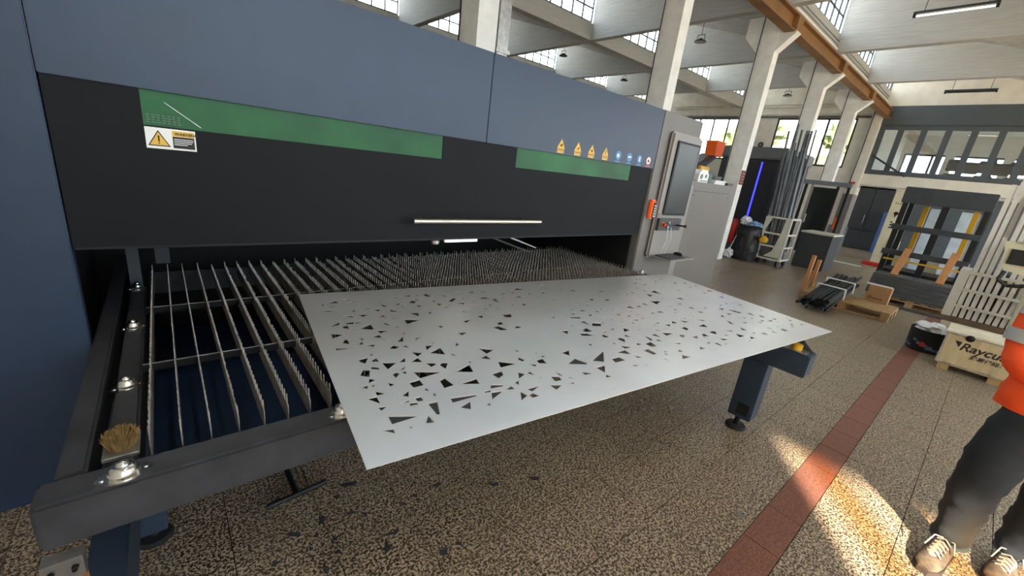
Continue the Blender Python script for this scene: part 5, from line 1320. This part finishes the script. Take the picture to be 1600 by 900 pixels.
G().box(2.773, 2.79, -.395, -.385, .86, .95).build('pocket_slit', M['shoe_dark'], pr_)
for nm, a, b, r in (('reflective_tape', (2.978, -.240, 1.27), (2.968, -.231, 1.21), .077), ('reflective_tape', (2.960, -.226, 1.15), (2.952, -.221, 1.09), .075),
                    ('reflective_tape', (2.987, -.724, 1.27), (2.985, -.737, 1.21), .077)):
    G().cyl(a, b, r, r, n=24, cap=False).build(nm, M['reflect'], pr_, True)
G().lathe([(.196, 1.02), (.194, 1.07)], (2.968, -.422, 0), 32, sy=1.0, sx=.86).build('reflective_tape', M['reflect'], pr_, True)
# hands with separate fingers
def hand(name, wr, fwd, side, upv):
    wr = Vector(wr); f = Vector(fwd).normalized(); s_ = Vector(side).normalized(); u = Vector(upv).normalized()
    n = [(wr, .026), (wr + f * .05, (.038, .018)), (wr + f * .085, (.040, .016))]
    e = [(0, 1), (1, 2)]
    skin_mesh(name, n, e, M['skin'], pr_, 2)
    for i, (o_, ln) in enumerate(((-.030, .062), (-.010, .074), (.010, .070), (.029, .056))):
        b0 = wr + f * .08 + s_ * o_
        skin_mesh('finger', [(b0, .009), (b0 + f * ln * .45 - u * .006, .0088), (b0 + f * ln * .75 - u * .022, .008), (b0 + f * ln * .85 - u * .040, .007)], [(0, 1), (1, 2), (2, 3)], M['skin'], pr_, 1)
    b0 = wr + f * .03 - s_ * .034
    skin_mesh('thumb', [(b0, .012), (b0 + f * .028 - s_ * .022, .010), (b0 + f * .052 - s_ * .028 - u * .01, .008)], [(0, 1), (1, 2)], M['skin'], pr_, 1)
hand('hand', (2.80, -.37, .992), (-.6, -.5, -.1), (.5, -.6, 0), (0, 0, 1))
hand('hand', (2.82, -.59, 1.035), (-.7, .3, -.1), (-.3, -.7, 0), (0, 0, 1))
# head: face and hair
fc = Vector((2.965, -.45, 1.68))
for s_ in (-1, 1):
    G().lathe([(.012, -.004), (.010, .004), (.004, .008)], (fc.x - .088, fc.y + s_ * .032, fc.z + .015), 10).build('eye', M['ink'], pr_, True)
    G().lathe([(.004, -.03), (.016, -.015), (.018, .01), (.008, .028)], (fc.x + .012, fc.y + s_ * .095, fc.z), 10, sx=1.0, sy=.5).build('ear', M['skin'], pr_, True)
G().add([(fc.x - .085, fc.y - .014, fc.z - .025), (fc.x - .085, fc.y + .014, fc.z - .025), (fc.x - .115, fc.y, fc.z - .022), (fc.x - .088, fc.y, fc.z + .02)], [(0, 1, 2), (0, 2, 3), (1, 3, 2), (0, 3, 1)]).build('nose', M['skin'], pr_)
G().box(fc.x - .09, fc.x - .08, fc.y - .022, fc.y + .022, fc.z - .052, fc.z - .046).build('mouth', M['red'], pr_)
bm = bmesh.new(); bmesh.ops.create_icosphere(bm, subdivisions=3, radius=.112)
bmesh.ops.delete(bm, geom=[v for v in bm.verts if v.co.z < -.01 + .9 * (-v.co.x if v.co.x < 0 else -v.co.x * .5)], context='VERTS')
G().add([(v.co.x + 2.985, v.co.y * .95 - .45, v.co.z + 1.70) for v in bm.verts], [[{v: i for i, v in enumerate(bm.verts)}[v] for v in f.verts] for f in bm.faces]).build('hair', M['hair'], pr_, True)
bm.free()
# shoes
def shoe(heel, toe, lab):
    h_ = Vector(heel); t_ = Vector(toe); d = (t_ - h_).normalized(); s_ = Vector((-d.y, d.x, 0)); L = (t_ - h_).length
    def ring(u, w, z0, z1, n=12):
        c_ = h_ + d * u
        return [c_ + s_ * (w * math.cos(2 * math.pi * i / n)) + Vector((0, 0, z0 + (z1 - z0) * (.5 + .5 * math.sin(2 * math.pi * i / n)))) for i in range(n)]
    rings = [ring(-.02, .022, .02, .06), ring(.0, .038, .012, .095), ring(.05, .042, .012, .115), ring(.10, .043, .012, .105), ring(.16, .047, .012, .08), ring(.21, .048, .012, .062), ring(.25, .042, .012, .05), ring(.28, .02, .018, .036)]
    vs = [p_ for r in rings for p_ in r]; n = 12; fs = []
    for k in range(len(rings) - 1):
        for i in range(n): fs.append((k * n + i, k * n + (i + 1) % n, (k + 1) * n + (i + 1) % n, (k + 1) * n + i))
    fs += [tuple(range(n - 1, -1, -1)), tuple(range((len(rings) - 1) * n, len(rings) * n))]
    o = G().add(vs, fs).build('shoe', M['shoe'], pr_, True)
    out = []
    for u, w in ((-.025, .02), (0, .042), (.1, .045), (.18, .052), (.24, .046), (.285, .02)): out.append((h_ + d * u + s_ * w))
    for u, w in reversed(((-.025, .02), (0, .042), (.1, .045), (.18, .052), (.24, .046), (.285, .02))): out.append((h_ + d * u - s_ * w))
    G().prism([(p_.x, p_.y) for p_ in out], 0.0005, .022).build('sole', M['shoe_dark'], o)
    g = G()
    for k in range(5):
        c_ = h_ + d * (.10 + k * .022); z = .118 - k * .009
        g.cyl(c_ - s_ * .026 + Vector((0, 0, z - .012)), c_ + s_ * .0 + Vector((0, 0, z + .002)), .0032, n=6).cyl(c_ + Vector((0, 0, z + .002)), c_ + d * .012 + s_ * .026 + Vector((0, 0, z - .014)), .0032, n=6)
    g.tube([h_ + d * .09 + Vector((0, 0, .12)), h_ + d * .10 + s_ * .03 + Vector((0, 0, .125)), h_ + d * .14 + s_ * .05 + Vector((0, 0, .09))], .003, 6)
    g.tube([h_ + d * .09 + Vector((0, 0, .12)), h_ + d * .12 - s_ * .035 + Vector((0, 0, .125)), h_ + d * .17 - s_ * .045 + Vector((0, 0, .08))], .003, 6)
    g.build('laces', M['lace'], o)
shoe((2.83, -.292, 0), (2.55, -.235, 0), 'r')
shoe((3.03, -.505, 0), (2.75, -.455, 0), 'l')
